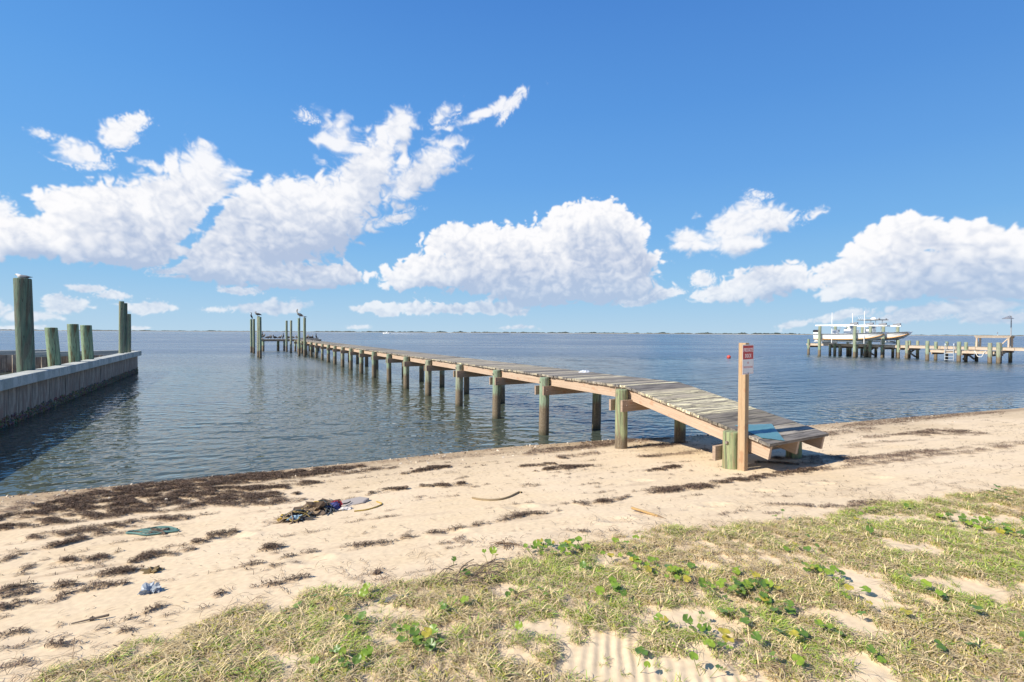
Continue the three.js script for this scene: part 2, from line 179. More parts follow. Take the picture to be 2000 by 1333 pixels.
function height(x, z) {
  const s = inland(x, z); let h = interp(s, PROFILE);
  if (s > 0.02) { const k = step(0, 1.2, s); h += k * (0.016 * fbm(x * 0.7, z * 0.7, 2) + 0.006 * fbm((x * 0.93 - z * 0.36) * 1.5, s * 3.2, 3)); h += 0.006 * k * wrackLow(x, z); }
  else h += 0.03 * fbm(x * 0.5, z * 0.5, 2) * step(0, -2, s);
  return h;
}
function wrackLow() { return 0; }
function fineHeight(x, z) {
  let h = height(x, z); const s = inland(x, z);
  if (s > 0.3 && x > -12 && x < 16) {
    h += 0.0035 * fbm(x * 3.4, z * 4.4, 3) + 0.0012 * noise(x * 19, z * 19);
    if (x > -6 && x < 9) h += 0.012 * step(0.25, 0.9, wrack(x, z));
    const c = x > -4 && x < 9 && z > -6 ? grassCover(x, z) : 0; h += 0.014 * c + 0.012 * c * noise(x * 13, z * 13);
    const tx = x - 0.55, tz = z + 2.05, mask = step(0.5, 0.25, Math.abs(tx - 0.05)) * step(0.42, 0.2, Math.abs(tz)); // tyre tread pressed in the sand
    if (mask > 0) h += mask * clamp(0.6 + 1.6 * noise(x * 2.3, z * 4 + 3)) * 0.0058 * Math.sin((tx * 0.98 + tz * 0.19 + 0.006 * noise(x * 7, z * 7)) * 2 * Math.PI / 0.052) * (0.7 + 0.6 * noise(x * 6, z * 3));
    for (const [fx, fz] of [[-0.5, -3.9], [0.9, -4.1], [1.9, -4.5], [-1.4, -3.4], [2.6, -5.0], [3.4, -5.3], [0.1, -4.6], [-2.3, -4.0], [1.5, -5.6], [4.2, -5.5]]) { const r = Math.hypot((x - fx) / 0.14, (z - fz) / 0.08); if (r < 2.2) h += -0.016 * Math.exp(-r * r * 1.5) + 0.006 * Math.exp(-(r - 1.35) * (r - 1.35) * 7); }
  }
  return h;
}
function lines(parts) { const out = []; for (const [a, b, n, pow] of parts) for (let i = 0; i < n; i++) { const t = i / n; out.push(a + (b - a) * (pow ? Math.pow(t, pow) : t)); } out.push(parts[parts.length - 1][1]); return out; }
function revLines(a, b, n, p) { const o = []; for (let i = 0; i < n; i++) { const t = 1 - i / n; o.push(b + (a - b) * Math.pow(t, p)); } return o; }
function sheet(xs, zs, fn, uvs) {
  const nx = xs.length, nz = zs.length, pos = new Float32Array(nx * nz * 3), uv = new Float32Array(nx * nz * 2), idx = new Uint32Array((nx - 1) * (nz - 1) * 6);
  for (let j = 0; j < nz; j++) for (let i = 0; i < nx; i++) { const o = j * nx + i, x = xs[i], z = zs[j]; pos[o * 3] = x; pos[o * 3 + 1] = fn(x, z); pos[o * 3 + 2] = z; const q = uvs(x, z); uv[o * 2] = q[0]; uv[o * 2 + 1] = q[1]; }
  let k = 0; for (let j = 0; j < nz - 1; j++) for (let i = 0; i < nx - 1; i++) { const a = j * nx + i, b = a + 1, c = a + nx, d = c + 1; idx[k++] = a; idx[k++] = c; idx[k++] = b; idx[k++] = b; idx[k++] = c; idx[k++] = d; }
  const g = new THREE.BufferGeometry(); g.setAttribute('position', new THREE.BufferAttribute(pos, 3)); g.setAttribute('uv', new THREE.BufferAttribute(uv, 2)); g.setIndex(new THREE.BufferAttribute(idx, 1)); g.computeVertexNormals(); return g;
}
const XR = 15, ZR = 16;                                                      // the colour map covers x -12..18, z -15..1
const sandMap = texture(2048, 1536, (u, v) => {
  const x = u * 30 - 12, z = 1 - v * ZR, s = inland(x, z), n = fbm(x * 0.7, z * 0.7, 4), f = noise(x * 31, z * 31), g = fbm((x * 0.93 - z * 0.36) * 0.9 + 11, s * 4.5, 4);
  let c = c3([0.70, 0.535, 0.325], [0.76, 0.60, 0.40], clamp(0.5 + 0.9 * n + 0.5 * g));
  const wet = step(1.0, 0.25, s + 0.30 * g + 0.12 * f);                     // wet sand along the waterline
  c = c3(c, [0.33, 0.215, 0.11], wet * 0.9);
  const damp = step(2.6, 0.9, s + 1.3 * n + 0.6 * g); c = c3(c, [0.50, 0.375, 0.225], damp * 0.55);
  const w = s > -0.6 ? wrack(x, z) : 0; c = c3(c, [0.27, 0.18, 0.115], clamp(w * 0.9));
  const stain = step(0.24, 0.5, g + 0.25 * f) * step(5.8, 4, s); c = c3(c, [0.43, 0.31, 0.19], stain * 0.55);
  if (x > -5 && z > -6.5) { const gc = grassCover(x, z); c = c3(c, c3([0.36, 0.28, 0.17], [0.24, 0.22, 0.10], clamp(0.5 + noise(x * 9, z * 9))), gc * 0.5); }
  if (s < 0) { const bed = step(0, -9, s + 2 * n), weed = step(0.08, 0.3, fbm(x * 0.45 + 7, z * 0.9, 3)) * step(-1.2, -4, s); c = c3(c, [0.20, 0.165, 0.09], 0.6 + 0.3 * bed); c = c3(c, [0.09, 0.09, 0.05], Math.max(bed * 0.75, weed * 0.6)); }
  const k = 1 + 0.14 * f + 0.08 * (rand() - 0.5); return [c[0] * k, c[1] * k, c[2] * k];
});
sandMap.wrapS = sandMap.wrapT = THREE.ClampToEdgeWrapping;
const sandBump = texture(1024, 1024, (u, v) => { const a = 0.5 + 0.5 * (0.6 * (rand() - 0.5) + 0.9 * Math.sin(0)) ; return [a, a, a]; }, false);
sandBump.repeat.set(30 / 1.6, ZR / 1.6);
const sand = part('beach_ground', sheet(
  [...revLines(-9000, -12, 16, 5), ...lines([[-12, -4, 100], [-4, -2.6, 60], [-2.6, 4, 560], [4, 9, 190], [9, 18, 60]]).slice(0, -1), ...lines([[18, 9000, 16, 5]])],
  [...revLines(-9000, -16, 22, 5), ...lines([[-16, -8, 80], [-8, -5, 130], [-5, -1.6, 200], [-1.6, 1, 40]]).slice(0, -1), ...lines([[1, 300, 14, 4]])],
  fineHeight, (x, z) => [(x + 12) / 30, (1 - z) / ZR]), std({ map: sandMap, bumpMap: sandBump, bumpScale: 0.002, roughness: 0.95 }), scene);
tag(sand, 'pale sandy beach with drift lines sloping under the water', 'beach', null, 'structure');

// ---------------------------------------------------------------- the water
const TILE = 6.5;
function waveNormals() {
  const N = 1024, r = rng(9), W = [];
  for (let k = 0; k < 110; k++) {
    const wl = 0.07 * Math.pow(9, Math.pow(r(), 0.9)), dir = Math.PI / 2 + (r() + r() + r() - 1.5) * 1.5, kx = Math.round(Math.cos(dir) * TILE / wl), ky = Math.round(Math.sin(dir) * TILE / wl);
    if (!kx && !ky) continue; W.push([kx, ky, r() * 6.283, 1]);
  }
  const sx = new Float32Array(N * N), sy = new Float32Array(N * N);
  for (const [kx, ky, ph, a] of W) { const kk = Math.hypot(kx, ky), ax = kx / kk * a, ay = ky / kk * a; const cxs = new Float32Array(N), sxs = new Float32Array(N); for (let i = 0; i < N; i++) { const t = 2 * Math.PI * kx * i / N; cxs[i] = Math.cos(t); sxs[i] = Math.sin(t); } for (let j = 0; j < N; j++) { const t = 2 * Math.PI * ky * j / N + ph, c = Math.cos(t), s = Math.sin(t); for (let i = 0; i < N; i++) { const q = cxs[i] * c - sxs[i] * s, o = j * N + i; sx[o] += ax * q; sy[o] += ay * q; } } }
  const amp = 0.088 / Math.sqrt(W.length / 2), d = new Uint8Array(N * N * 4);
  for (let o = 0; o < N * N; o++) { const a = -sx[o] * amp, b = -sy[o] * amp, l = Math.hypot(a, b, 1); d[o * 4] = 127.5 + 127.5 * a / l; d[o * 4 + 1] = 127.5 + 127.5 * b / l; d[o * 4 + 2] = 127.5 + 127.5 / l; d[o * 4 + 3] = 255; }
  const t = new THREE.DataTexture(d, N, N); t.wrapS = t.wrapT = THREE.RepeatWrapping; t.magFilter = THREE.LinearFilter; t.minFilter = THREE.LinearFilter; t.needsUpdate = true; return t;
}
const SWELL = []; { const r = rng(21); for (let k = 0; k < 14; k++) { const wl = 0.42 + r() * 1.1, dir = Math.PI / 2 - 0.25 + (r() - 0.5) * 1.3, q = 2 * Math.PI / wl; SWELL.push([Math.cos(dir) * q, Math.sin(dir) * q, r() * 6.28, 0.0016 * wl]); } }
function waves(x, z) { if (z < -140 || Math.abs(x) > 120) return 0; let h = 0; for (const [a, b, c, d] of SWELL) h += d * Math.sin(a * x + b * z + c); const gust = 1.1 + 1.1 * fbm(x * 0.07 + 3, z * 0.11, 2); return h * clamp(gust, 0.3, 2) * mix(0.45, 1.5, step(-12, 6, x)) * step(0.2, -3, inland(x, z)) * step(-140, -60, z); }
// ripples too fine to draw one by one: calm in the lee of the bulkhead, wind-roughened in streaks offshore
const rippleMap = texture(512, 512, (u, v) => { const x = u * 400 - 200, z = -v * 400, s = inland(x, z), open = Math.max(step(-6, -34, s + 10 * fbm(x * 0.03, z * 0.05, 2)), step(-5, 7, x + 0.25 * z + 4 * noise(x * 0.08, z * 0.1)) * step(-0.5, -3, s) * 0.8), gust = clamp(0.75 + 0.8 * fbm(x * 0.022 + 5, z * 0.09, 3)); const r = 0.10 + 0.78 * open * gust; return [r, r, r]; }, false);
rippleMap.wrapS = rippleMap.wrapT = THREE.ClampToEdgeWrapping; rippleMap.channel = 1;
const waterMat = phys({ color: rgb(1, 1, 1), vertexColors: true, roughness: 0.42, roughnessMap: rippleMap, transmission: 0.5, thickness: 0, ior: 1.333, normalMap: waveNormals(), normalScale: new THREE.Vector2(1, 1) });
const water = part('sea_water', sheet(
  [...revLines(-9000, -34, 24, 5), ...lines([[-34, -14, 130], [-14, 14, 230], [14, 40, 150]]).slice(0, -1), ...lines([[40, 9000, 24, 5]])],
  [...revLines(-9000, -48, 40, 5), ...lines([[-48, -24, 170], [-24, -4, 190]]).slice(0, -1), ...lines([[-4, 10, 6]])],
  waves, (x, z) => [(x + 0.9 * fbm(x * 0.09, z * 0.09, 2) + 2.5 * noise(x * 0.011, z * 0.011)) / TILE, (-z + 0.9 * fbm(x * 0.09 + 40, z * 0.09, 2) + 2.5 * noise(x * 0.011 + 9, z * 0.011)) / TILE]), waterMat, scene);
{ const p = water.geometry.attributes.position, u = new Float32Array(p.count * 2), c = new Float32Array(p.count * 3); /* paler olive lee water: silty tint with cloud reflection painted in; open sound bluer */ for (let i = 0; i < p.count; i++) { u[i * 2] = clamp((p.getX(i) + 200) / 400, 0.002, 0.998); u[i * 2 + 1] = clamp(-p.getZ(i) / 400, 0.002, 0.998); const x = p.getX(i), z = p.getZ(i), n = fbm(x * 0.12, z * 0.12, 3), siltSheen = step(10, -6, x + 0.30 * (z + 10) * (z > -60 ? 1 : 1.5) + 5 * n) * step(-55, -28, z + 8 * n), k = c3([0.052, 0.095, 0.108], [0.15, 0.175, 0.125], siltSheen); c.set(k, i * 3); } water.geometry.setAttribute('color', new THREE.BufferAttribute(c, 3)); water.geometry.setAttribute('uv1', new THREE.BufferAttribute(u, 2)); }
tag(water, 'rippled blue green sound water reaching the horizon', 'water', null, 'structure');

// the low barrier island on the horizon
{ const P = [], I = [], C = [], sandC = [0.42, 0.38, 0.3], treeC = [0.035, 0.05, 0.04];
  const N = 1400, R = 3000;
  for (let i = 0; i <= N; i++) {
    const a = (-58 + 116 * i / N) * Math.PI / 180, deg = a * 180 / Math.PI, x = Math.sin(a) * R, z = -Math.cos(a) * R, n = fbm(deg * 0.9, 3, 4), m = fbm(deg * 6, 9, 3);
    const land = deg > 31 ? 0.45 : deg < -21 ? 0.6 : 1, beach = 1.2 + 0.8 * land, tree = beach + Math.max(0.1, (4.5 + 11 * n + 5 * m) * land * (deg > 25 && deg < 31 ? 1.3 : 1));
    for (const [y, k, c] of [[-1, 0, sandC], [beach, 8, sandC], [beach + 0.1, 9, treeC], [tree, 30, treeC], [tree * 0.9, 160, treeC], [-1, 200, treeC]]) { P.push(x * (1 + k / R), y, z * (1 + k / R)); C.push(...c); }
    if (i) for (let q = 0; q < 5; q++) { const b = i * 6 + q, a0 = b - 6; I.push(a0, b, a0 + 1, b, b + 1, a0 + 1); }
  }
  const g = new THREE.BufferGeometry(); g.setAttribute('position', new THREE.Float32BufferAttribute(P, 3)); g.setAttribute('color', new THREE.Float32BufferAttribute(C, 3)); g.setIndex(I); g.computeVertexNormals();
  tag(part('barrier_island', g, std({ vertexColors: true, roughness: 1, side: THREE.DoubleSide }), scene), 'low wooded barrier island along the horizon', 'island', null, 'structure');
}
// ---------------------------------------------------------------- wood and other materials
const streak = (u, v, k) => fbm(u * 6 * k, v * 90, 3);                       // grain along u
function plankTexture(seed, base, dark, lichen, amount) {
  return texture(256, 64, (u, v) => {
    const g = fbm(u * 3 + seed, v * 16, 4), f = noise(u * 20 + seed, v * 60), b = fbm(u * 2.4 + seed * 3, v * 1.8 + seed, 3), l = fbm(u * 3.2 + seed * 7, v * 4 + seed, 5);
    let c = c3(base, dark, clamp(0.4 + 1.5 * g + 0.45 * f + 1.3 * b)); c = c3(c, lichen, amount * step(-0.06, 0.16, l + 0.2 * f));
    if (Math.abs(u - 0.03) < 0.006 && Math.abs(Math.abs(v - 0.5) - 0.25) < 0.05) c = [0.05, 0.04, 0.035];
    return c;
  });
}
const GREY = [0.40, 0.35, 0.285], GREYD = [0.075, 0.066, 0.058], PALE = [0.70, 0.62, 0.40];
const deckMats = [
  [1, GREY, GREYD, PALE, 0.1], [2, [0.40, 0.35, 0.28], [0.15, 0.13, 0.105], PALE, 0.25], [3, [0.32, 0.285, 0.24], GREYD, PALE, 0.05], [4, [0.43, 0.37, 0.28], [0.19, 0.16, 0.12], PALE, 0.4],   // grey boards
  [5, [0.40, 0.35, 0.26], [0.14, 0.12, 0.09], [0.78, 0.70, 0.45], 1], [6, [0.38, 0.33, 0.25], [0.12, 0.1, 0.08], [0.76, 0.68, 0.43], 0.85], [7, [0.30, 0.26, 0.21], [0.09, 0.08, 0.07], PALE, 0.2],         // lichen boards
].map((a, i) => std({ map: plankTexture(...a), roughness: 0.9, color: rgb(...[[1, 1, 1], [1.12, 1.1, 1.06], [0.72, 0.72, 0.74], [1.1, 1.06, 0.98], [1.05, 1.05, 1], [1, 1, 0.96], [0.7, 0.7, 0.7]][i].map((k) => Math.min(1, k))) }));
const timberMap = (seed, a, b, rust) => texture(512, 64, (u, v) => { const g = fbm(u * 3 + seed, v * 12, 4), f = noise(u * 40 + seed, v * 55), k = fbm(u * 14 + seed, v * 2, 3); let c = c3(a, b, clamp(0.45 + 0.9 * g + 0.3 * f)); c = c3(c, rust, 0.6 * step(0.18, 0.4, k)); return c; });
const stringerMat = std({ map: timberMap(3, [0.55, 0.415, 0.30], [0.38, 0.265, 0.18], [0.42, 0.235, 0.14]), roughness: 0.85 });
const capMat = std({ map: timberMap(8, [0.44, 0.33, 0.24], [0.26, 0.185, 0.13], [0.33, 0.16, 0.09]), roughness: 0.9 });
const postMat = std({ map: timberMap(12, [0.50, 0.35, 0.21], [0.34, 0.225, 0.125], [0.38, 0.19, 0.10]), roughness: 0.85 });
const farTimberMat = std({ map: timberMap(17, [0.60, 0.50, 0.39], [0.44, 0.34, 0.25], [0.52, 0.28, 0.12]), roughness: 0.85 });
const greyTimberMat = std({ map: timberMap(23, [0.46, 0.40, 0.33], [0.24, 0.2, 0.165], [0.3, 0.22, 0.15]), roughness: 0.9 });
const boltMat = std({ color: rgb(0.32, 0.26, 0.22), metalness: 0.5, roughness: 0.6 });
function pileTexture(seed, green, pale, tide, grey) {                        // v = metres above -0.4, over 4.4 m; the tide zone is stained, bored and crusted
  return texture(256, 1024, (u, v) => {
    const y = v * 4.4 - 0.4, a = u * 2 * Math.PI, X = Math.cos(a) * 1.6 + seed * 5, Z = Math.sin(a) * 1.6;
    const g = fbm(X * 5 + Z * 3, y * 1.3 + seed, 4), f = noise(X * 16 + Z * 9, y * 7), st = noise(X * 22 - Z * 13, y * 1.1 + seed), bl = fbm(X + seed, y * 2.2 + Z, 4), crk = Math.abs(noise(X * 9 + Z * 11, y * 0.9 + 7));
    let c = c3(green, pale, clamp(0.5 + 1.6 * g + 0.5 * st)); c = c3(c, grey, clamp(step(0.0, 0.28, bl))); c = c3(c, [0.11, 0.10, 0.065], 0.75 * step(0.14, 0.36, fbm(X * 2.3 + 31, y * 1.1 + Z * 2.3, 4)));
    if (crk < 0.045) c = c3(c, [0.06, 0.06, 0.045], 0.8);
    const line = tide + 0.14 * bl + 0.06 * f, t = step(line + 0.06, line - 0.06, y);
    let m = c3([0.205, 0.155, 0.095], [0.10, 0.075, 0.05], clamp(0.5 + 1.2 * g + 0.6 * f)); const barn = noise(X * 34, y * 42 + Z * 30); if (barn > 0.32) m = c3(m, [0.36, 0.32, 0.25], 0.75);
    const weed = step(0.16, -0.02, y + 0.08 * f); m = c3(m, [0.045, 0.045, 0.022], weed * 0.8);
    return c3(c, m, t);
  });
}
const pileMats = [[1, [0.22, 0.31, 0.19], [0.40, 0.44, 0.31], 0.55, [0.30, 0.28, 0.2]], [2, [0.185, 0.28, 0.175], [0.34, 0.39, 0.27], 0.62, [0.25, 0.24, 0.175]], [3, [0.26, 0.31, 0.2], [0.42, 0.42, 0.31], 0.5, [0.33, 0.29, 0.21]]].map((a) => std({ map: pileTexture(...a), roughness: 0.9 }));
const dryPileMats = [[4, [0.20, 0.28, 0.125], [0.37, 0.37, 0.20], -1, [0.29, 0.24, 0.13]], [5, [0.22, 0.29, 0.15], [0.35, 0.37, 0.21], 0.42, [0.25, 0.22, 0.13]]].map((a) => std({ map: pileTexture(...a), roughness: 0.9 }));
const tallPileMats = [[6, [0.085, 0.14, 0.10], [0.18, 0.235, 0.165], 0.55, [0.14, 0.145, 0.105]], [7, [0.19, 0.26, 0.15], [0.34, 0.36, 0.24], 0.6, [0.24, 0.23, 0.16]], [8, [0.20, 0.34, 0.2], [0.34, 0.40, 0.24], 0.2, [0.19, 0.15, 0.07]]].map((a) => std({ map: pileTexture(...a), roughness: 0.9 }));
function pileShape(r, y0, y1, seed, lean = [0, 0], seg = 18, taper = 0.05) {   // a driven round pile: slightly crooked, checked, with a worn rim
  const rows = [], N = 9; for (let k = 0; k <= N; k++) rows.push([mix(y0, y1 - 0.012, k / N), 1 + taper * (1 - k / N)]);
  rows.push([y1, 0.93]); const P = [], U = [], I = [], n = seg + 1;
  for (const [y, k] of rows) for (let i = 0; i <= seg; i++) { const a = i / seg * 2 * Math.PI, w = 1 + 0.035 * noise(Math.cos(a) * 1.3 + seed * 3.1, Math.sin(a) * 1.3 + y * 0.6) , t = (y - y0) / (y1 - y0); P.push(Math.cos(a) * r * k * w + lean[0] * t, y + (y === y1 ? 0.008 * noise(i, seed) : 0), Math.sin(a) * r * k * w + lean[1] * t); U.push(i / seg, (y + 0.4) / 4.4); }
  for (let j = 0; j < rows.length - 1; j++) for (let i = 0; i < seg; i++) { const a = j * n + i, b = a + n; I.push(a, b, a + 1, a + 1, b, b + 1); }
  const c = P.length / 3; P.push(lean[0], y1 + 0.004, lean[1]); U.push(0.5, (y1 + 0.38) / 4.4); const top = (rows.length - 1) * n; for (let i = 0; i < seg; i++) I.push(top + i, c, top + i + 1);
  const g = new THREE.BufferGeometry(); g.setAttribute('position', new THREE.Float32BufferAttribute(P, 3)); g.setAttribute('uv', new THREE.Float32BufferAttribute(U, 2)); g.setIndex(I); g.computeVertexNormals(); return g;
}
function longBox(w, h, d, along, off = 0) {                                  // box whose texture runs along its length
  const g = new THREE.BoxGeometry(w, h, d), uv = g.attributes.uv, p = g.attributes.position, n = g.attributes.normal;
  for (let i = 0; i < uv.count; i++) { const q = [p.getX(i), p.getY(i), p.getZ(i)], l = q[along], o = [0, 1, 2].filter((k) => k !== along), nn = [n.getX(i), n.getY(i), n.getZ(i)]; const c = Math.abs(nn[o[0]]) > 0.5 ? q[o[1]] : Math.abs(nn[o[1]]) > 0.5 ? q[o[0]] : q[o[0]]; uv.setXY(i, Math.abs(nn[along]) > 0.5 ? 0.02 + q[o[1]] : l / 2.4 + off, c / 0.22 + 0.5 + off); }
  return g;
}

// ---------------------------------------------------------------- the dock: ramp, walkway and platform at its end
const TH = 0.5169;
const dock = tag(thing('wooden_dock', [0.66, 0, -10.02], TH), 'long weathered wooden dock with ramp running out from the beach', 'dock');
{ const r = rng(3), DECK = 1.235, X0 = 0.055, X1 = 1.352, WID = X1 - X0, XC = (X0 + X1) / 2, PITCH = 0.1485;
  const depths = [8.0, 10.02, 11.86, 13.85, 16.06, 18.08, 20.14, 22.3, 24.57, 26.75, 28.9, 31.2, 33.4, 35.8, 38.5, 40.9, 44.0, 46.7, 49.3, 51.8];
  const bents = depths.map((d) => (10.02 - d) * 1.15);
  const groundAt = (x, z) => { const c = Math.cos(TH), s = Math.sin(TH); return height(0.66 + x * c + z * s, -10.02 - x * s + z * c); };
  bents.forEach((z, i) => {
    for (const side of [0, 1]) {
      const x = side * 1.4 + (r() - 0.5) * 0.03, top = 1.187 + (r() - 0.5) * 0.012, y0 = Math.max(-1.2, groundAt(x, z) - 0.4);
      const m = part('pile', pileShape(0.093 + r() * 0.012, y0, side ? top - 0.03 : top, i * 2 + side, [(r() - 0.5) * 0.04, (r() - 0.5) * 0.05], i < 8 ? 20 : 12), i === 0 ? dryPileMats[1] : pileMats[Math.floor(r() * 3)], dock); m.position.set(x, 0, z);
      if (i < 6 && !side) { const b = part('bolt', new THREE.CylinderGeometry(0.016, 0.018, 0.03, 8).rotateZ(Math.PI / 2), boltMat, dock); b.position.set(x - 0.1, top - 0.09, z + 0.01); }
    }
    for (const q of [-1, 1]) { const m = part('cap_beam', longBox(1.62, 0.185, 0.045, 0, r()), capMat, dock); m.position.set(0.7 + (r() - 0.5) * 0.05, 0.925 + (q < 0 ? -0.012 : 0), z + q * 0.128); if (i < 6 && q > 0) for (const dx of [-0.72]) { const b = part('bolt', new THREE.CylinderGeometry(0.014, 0.014, 0.02, 8).rotateX(Math.PI / 2), boltMat, dock); b.position.set(0.7 + dx, 0.93, z + 0.16); } }
    const z2 = i + 1 < bents.length ? bents[i + 1] : z - 2;
    [0.128, 0.7, 1.278].forEach((x, k) => { const m = part('stringer', longBox(0.042, 0.185, z - z2 - 0.012, 2, r()), stringerMat, dock); m.position.set(x, 1.111 + (k === 1 ? -0.001 : 0) - 0.0, (z + z2) / 2); });
  });
  // ramp
  const rz0 = 2.36, rz1 = 4.86, drop = 0.455, slope = Math.atan2(drop, rz1 - rz0), rlen = Math.hypot(drop, rz1 - rz0), rampY = (z) => DECK - drop * (z - rz0) / (rz1 - rz0);
  [0.128, 0.7, 1.278].forEach((x) => { const m = part('ramp_stringer', longBox(0.042, 0.185, rlen - 0.04, 2, r()), stringerMat, dock); m.position.set(x, rampY((rz0 + rz1) / 2) - 0.024 - 0.096 / Math.cos(slope), (rz0 + rz1) / 2 - 0.02); m.rotation.x = slope; });
  for (const side of [0, 1]) { const x = side * 1.4, top = side ? 0.72 : 0.85, z = 4.37, y0 = groundAt(x, z) - 0.4; const m = part('pile', pileShape(side ? 0.1 : 0.098, y0, top, 80 + side, [0.01, -0.01], 20), dryPileMats[0], dock); m.position.set(x, 0, z); }
  { const m = part('cap_beam', longBox(1.64, 0.185, 0.045, 0, 0.3), capMat, dock); m.position.set(0.66, 0.56, 4.37 - 0.13); const b = part('bolt', new THREE.CylinderGeometry(0.018, 0.02, 0.03, 8).rotateZ(Math.PI / 2), boltMat, dock); b.position.set(-0.1, 0.72, 4.38); }
  // planks: each its own board, the farthest joined
  const variants = [0, 1, 2, 3, 4].map((k) => { const g = new THREE.BoxGeometry(WID, 0.036, 0.1415), uv = g.attributes.uv, n = g.attributes.normal; for (let i = 0; i < uv.count; i++) { if (Math.abs(n.getY(i)) < 0.5) uv.setXY(i, uv.getX(i), 0.1 + 0.1 * uv.getY(i)); if (k & 1) uv.setX(i, 1 - uv.getX(i)); uv.setY(i, uv.getY(i) * 0.9 + k * 0.19); } return g; });
  const ramp = Math.round(rlen / PITCH); let lich = 0;
  for (let k = 0; k < ramp; k++) { const t = (k + 0.5) * rlen / ramp, z = rz0 + t * Math.cos(slope); const pick = k < 2 ? 2 : k < 10 ? (r() < 0.72 ? 4 + (k & 1) : 3) : k < 13 ? 6 : [0, 2, 1][k % 3]; const m = part('plank', variants[k % 5], deckMats[pick], dock); m.position.set(XC + (r() - 0.5) * 0.02, rampY(z) - 0.018 + (r() - 0.5) * 0.003, z); m.rotation.set(slope + (r() - 0.5) * 0.012, (r() - 0.5) * 0.008, (r() - 0.5) * 0.005); }
  const far = []; let count = 0;
  for (let z = rz0 - PITCH * 0.55; z > -49.0; z -= PITCH) {
    const y = DECK - 0.018 + 0.006 * noise(z * 0.7, 2) + (r() - 0.5) * 0.004, pick = Math.floor(r() * 4) + (r() < 0.14 ? 3 : 0);
    if (count++ < 270) { const m = part('plank', variants[count % 5], deckMats[Math.min(pick, 6)], dock); m.position.set(XC + (r() - 0.5) * 0.025, y, z); m.rotation.set((r() - 0.5) * 0.014, (r() - 0.5) * 0.008, (r() - 0.5) * 0.006); }
    else far.push(variants[count % 5].clone().translate(XC + (r() - 0.5) * 0.025, y, z));
  }
  const fp = part('far_planks', merge(far), deckMats[1], dock); fp.userData.kind = 'stuff';
  // platform across the end
  const px0 = -3.15, px1 = 2.75, pz0 = -49.02, pz1 = -51.3;
  for (let k = 0; k < 15; k++) { const m = part('platform_plank', longBox(px1 - px0, 0.036, 0.142, 0, r()), deckMats[[1, 3, 0][k % 3]], dock); m.position.set((px0 + px1) / 2, 1.25, pz0 - 0.075 - k * 0.15); }
  for (const [x, zs] of [[-3.0, [-49.2, -50.1, -51.1]], [-1.5, [-50.2, -51.1]], [-1.0, [-49.3]], [0.9, [-51.1]], [2.5, [-49.3, -51.1]]]) for (const z of zs) { const m = part('pile', pileShape(0.1, -1.2, 1.1, x * 7 + z, [0.02, 0], 12), pileMats[1], dock); m.position.set(x, 0, z); }
  for (const z of [pz0 - 0.1, pz1 + 0.1]) { const m = part('platform_beam', longBox(px1 - px0, 0.17, 0.05, 0, r()), capMat, dock); m.position.set((px0 + px1) / 2, 1.14, z); }
  { const m = part('platform_kerb', longBox(2.0, 0.1, 0.1, 0, 0.4), greyTimberMat, dock); m.position.set(1.75, 1.35, pz1 + 0.15); const e = part('platform_kerb', longBox(0.1, 0.1, 1.9, 2, 0.2), greyTimberMat, dock); e.position.set(-3.05, 1.35, -50.1); }
}

// ---------------------------------------------------------------- the sign post beside the ramp
{ const t = tag(thing('sign_post', [0.66 + 0.022 * Math.cos(TH) + 4.525 * Math.sin(TH), 0, -10.02 - 0.022 * Math.sin(TH) + 4.525 * Math.cos(TH)], TH + 0.12), 'square wooden post carrying a red and white private dock sign', 'sign');
  const g = new RoundedBoxGeometry(0.092, 1.92, 0.092, 1, 0.006), uv = g.attributes.uv, p = g.attributes.position; for (let i = 0; i < uv.count; i++) uv.setXY(i, p.getY(i) / 2.2, p.getX(i) / 0.22 + p.getZ(i) / 0.22 + 0.4);
  part('post', g.translate(0, 1.03, 0), postMat, t).rotation.z = 0.004;
  const c = document.createElement('canvas'); c.width = 508; c.height = 712; const x = c.getContext('2d');
  x.fillStyle = '#dfe1e4'; x.fillRect(0, 0, 508, 712); x.fillStyle = '#b8232b'; x.fillRect(14, 22, 480, 330);
  x.textAlign = 'center'; x.textBaseline = 'middle'; x.fillStyle = '#f4f1f0';
  const word = (s, y, size, w, col) => { x.save(); x.font = 'bold ' + size + 'px sans-serif'; x.fillStyle = col; const k = w / x.measureText(s).width; x.translate(254, y); x.scale(k, 1); x.fillText(s, 0, 0); x.restore(); };
  word('PRIVATE', 128, 128, 440, '#f4f1f0'); word('DOCK', 268, 128, 300, '#f4f1f0'); word('NO', 436, 60, 84, '#bb2a30'); word('TRESPASSING', 542, 62, 440, '#bb2a30');
  x.strokeStyle = '#bb2a30'; x.lineWidth = 6; x.strokeRect(16, 24, 476, 668);
  const tex = new THREE.CanvasTexture(c); tex.colorSpace = THREE.SRGBColorSpace;
  const face = std({ map: tex, roughness: 0.45 }), edge = std({ color: rgb(0.6, 0.6, 0.6), roughness: 0.4, metalness: 0.3 });
  const s = new THREE.Mesh(new THREE.BoxGeometry(0.262, 0.368, 0.003), [edge, edge, edge, edge, face, edge]); s.name = 'sign_plate'; s.position.set(0.0, 1.785, 0.0495); s.rotation.z = 0.006; t.add(s);
  s.userData.label = 'red and white sign reading PRIVATE DOCK NO TRESPASSING';
  for (const y of [0.172, -0.172]) part('screw', new THREE.CylinderGeometry(0.007, 0.008, 0.006, 8).rotateX(Math.PI / 2).translate(0, y, 0.004), boltMat, s);
}
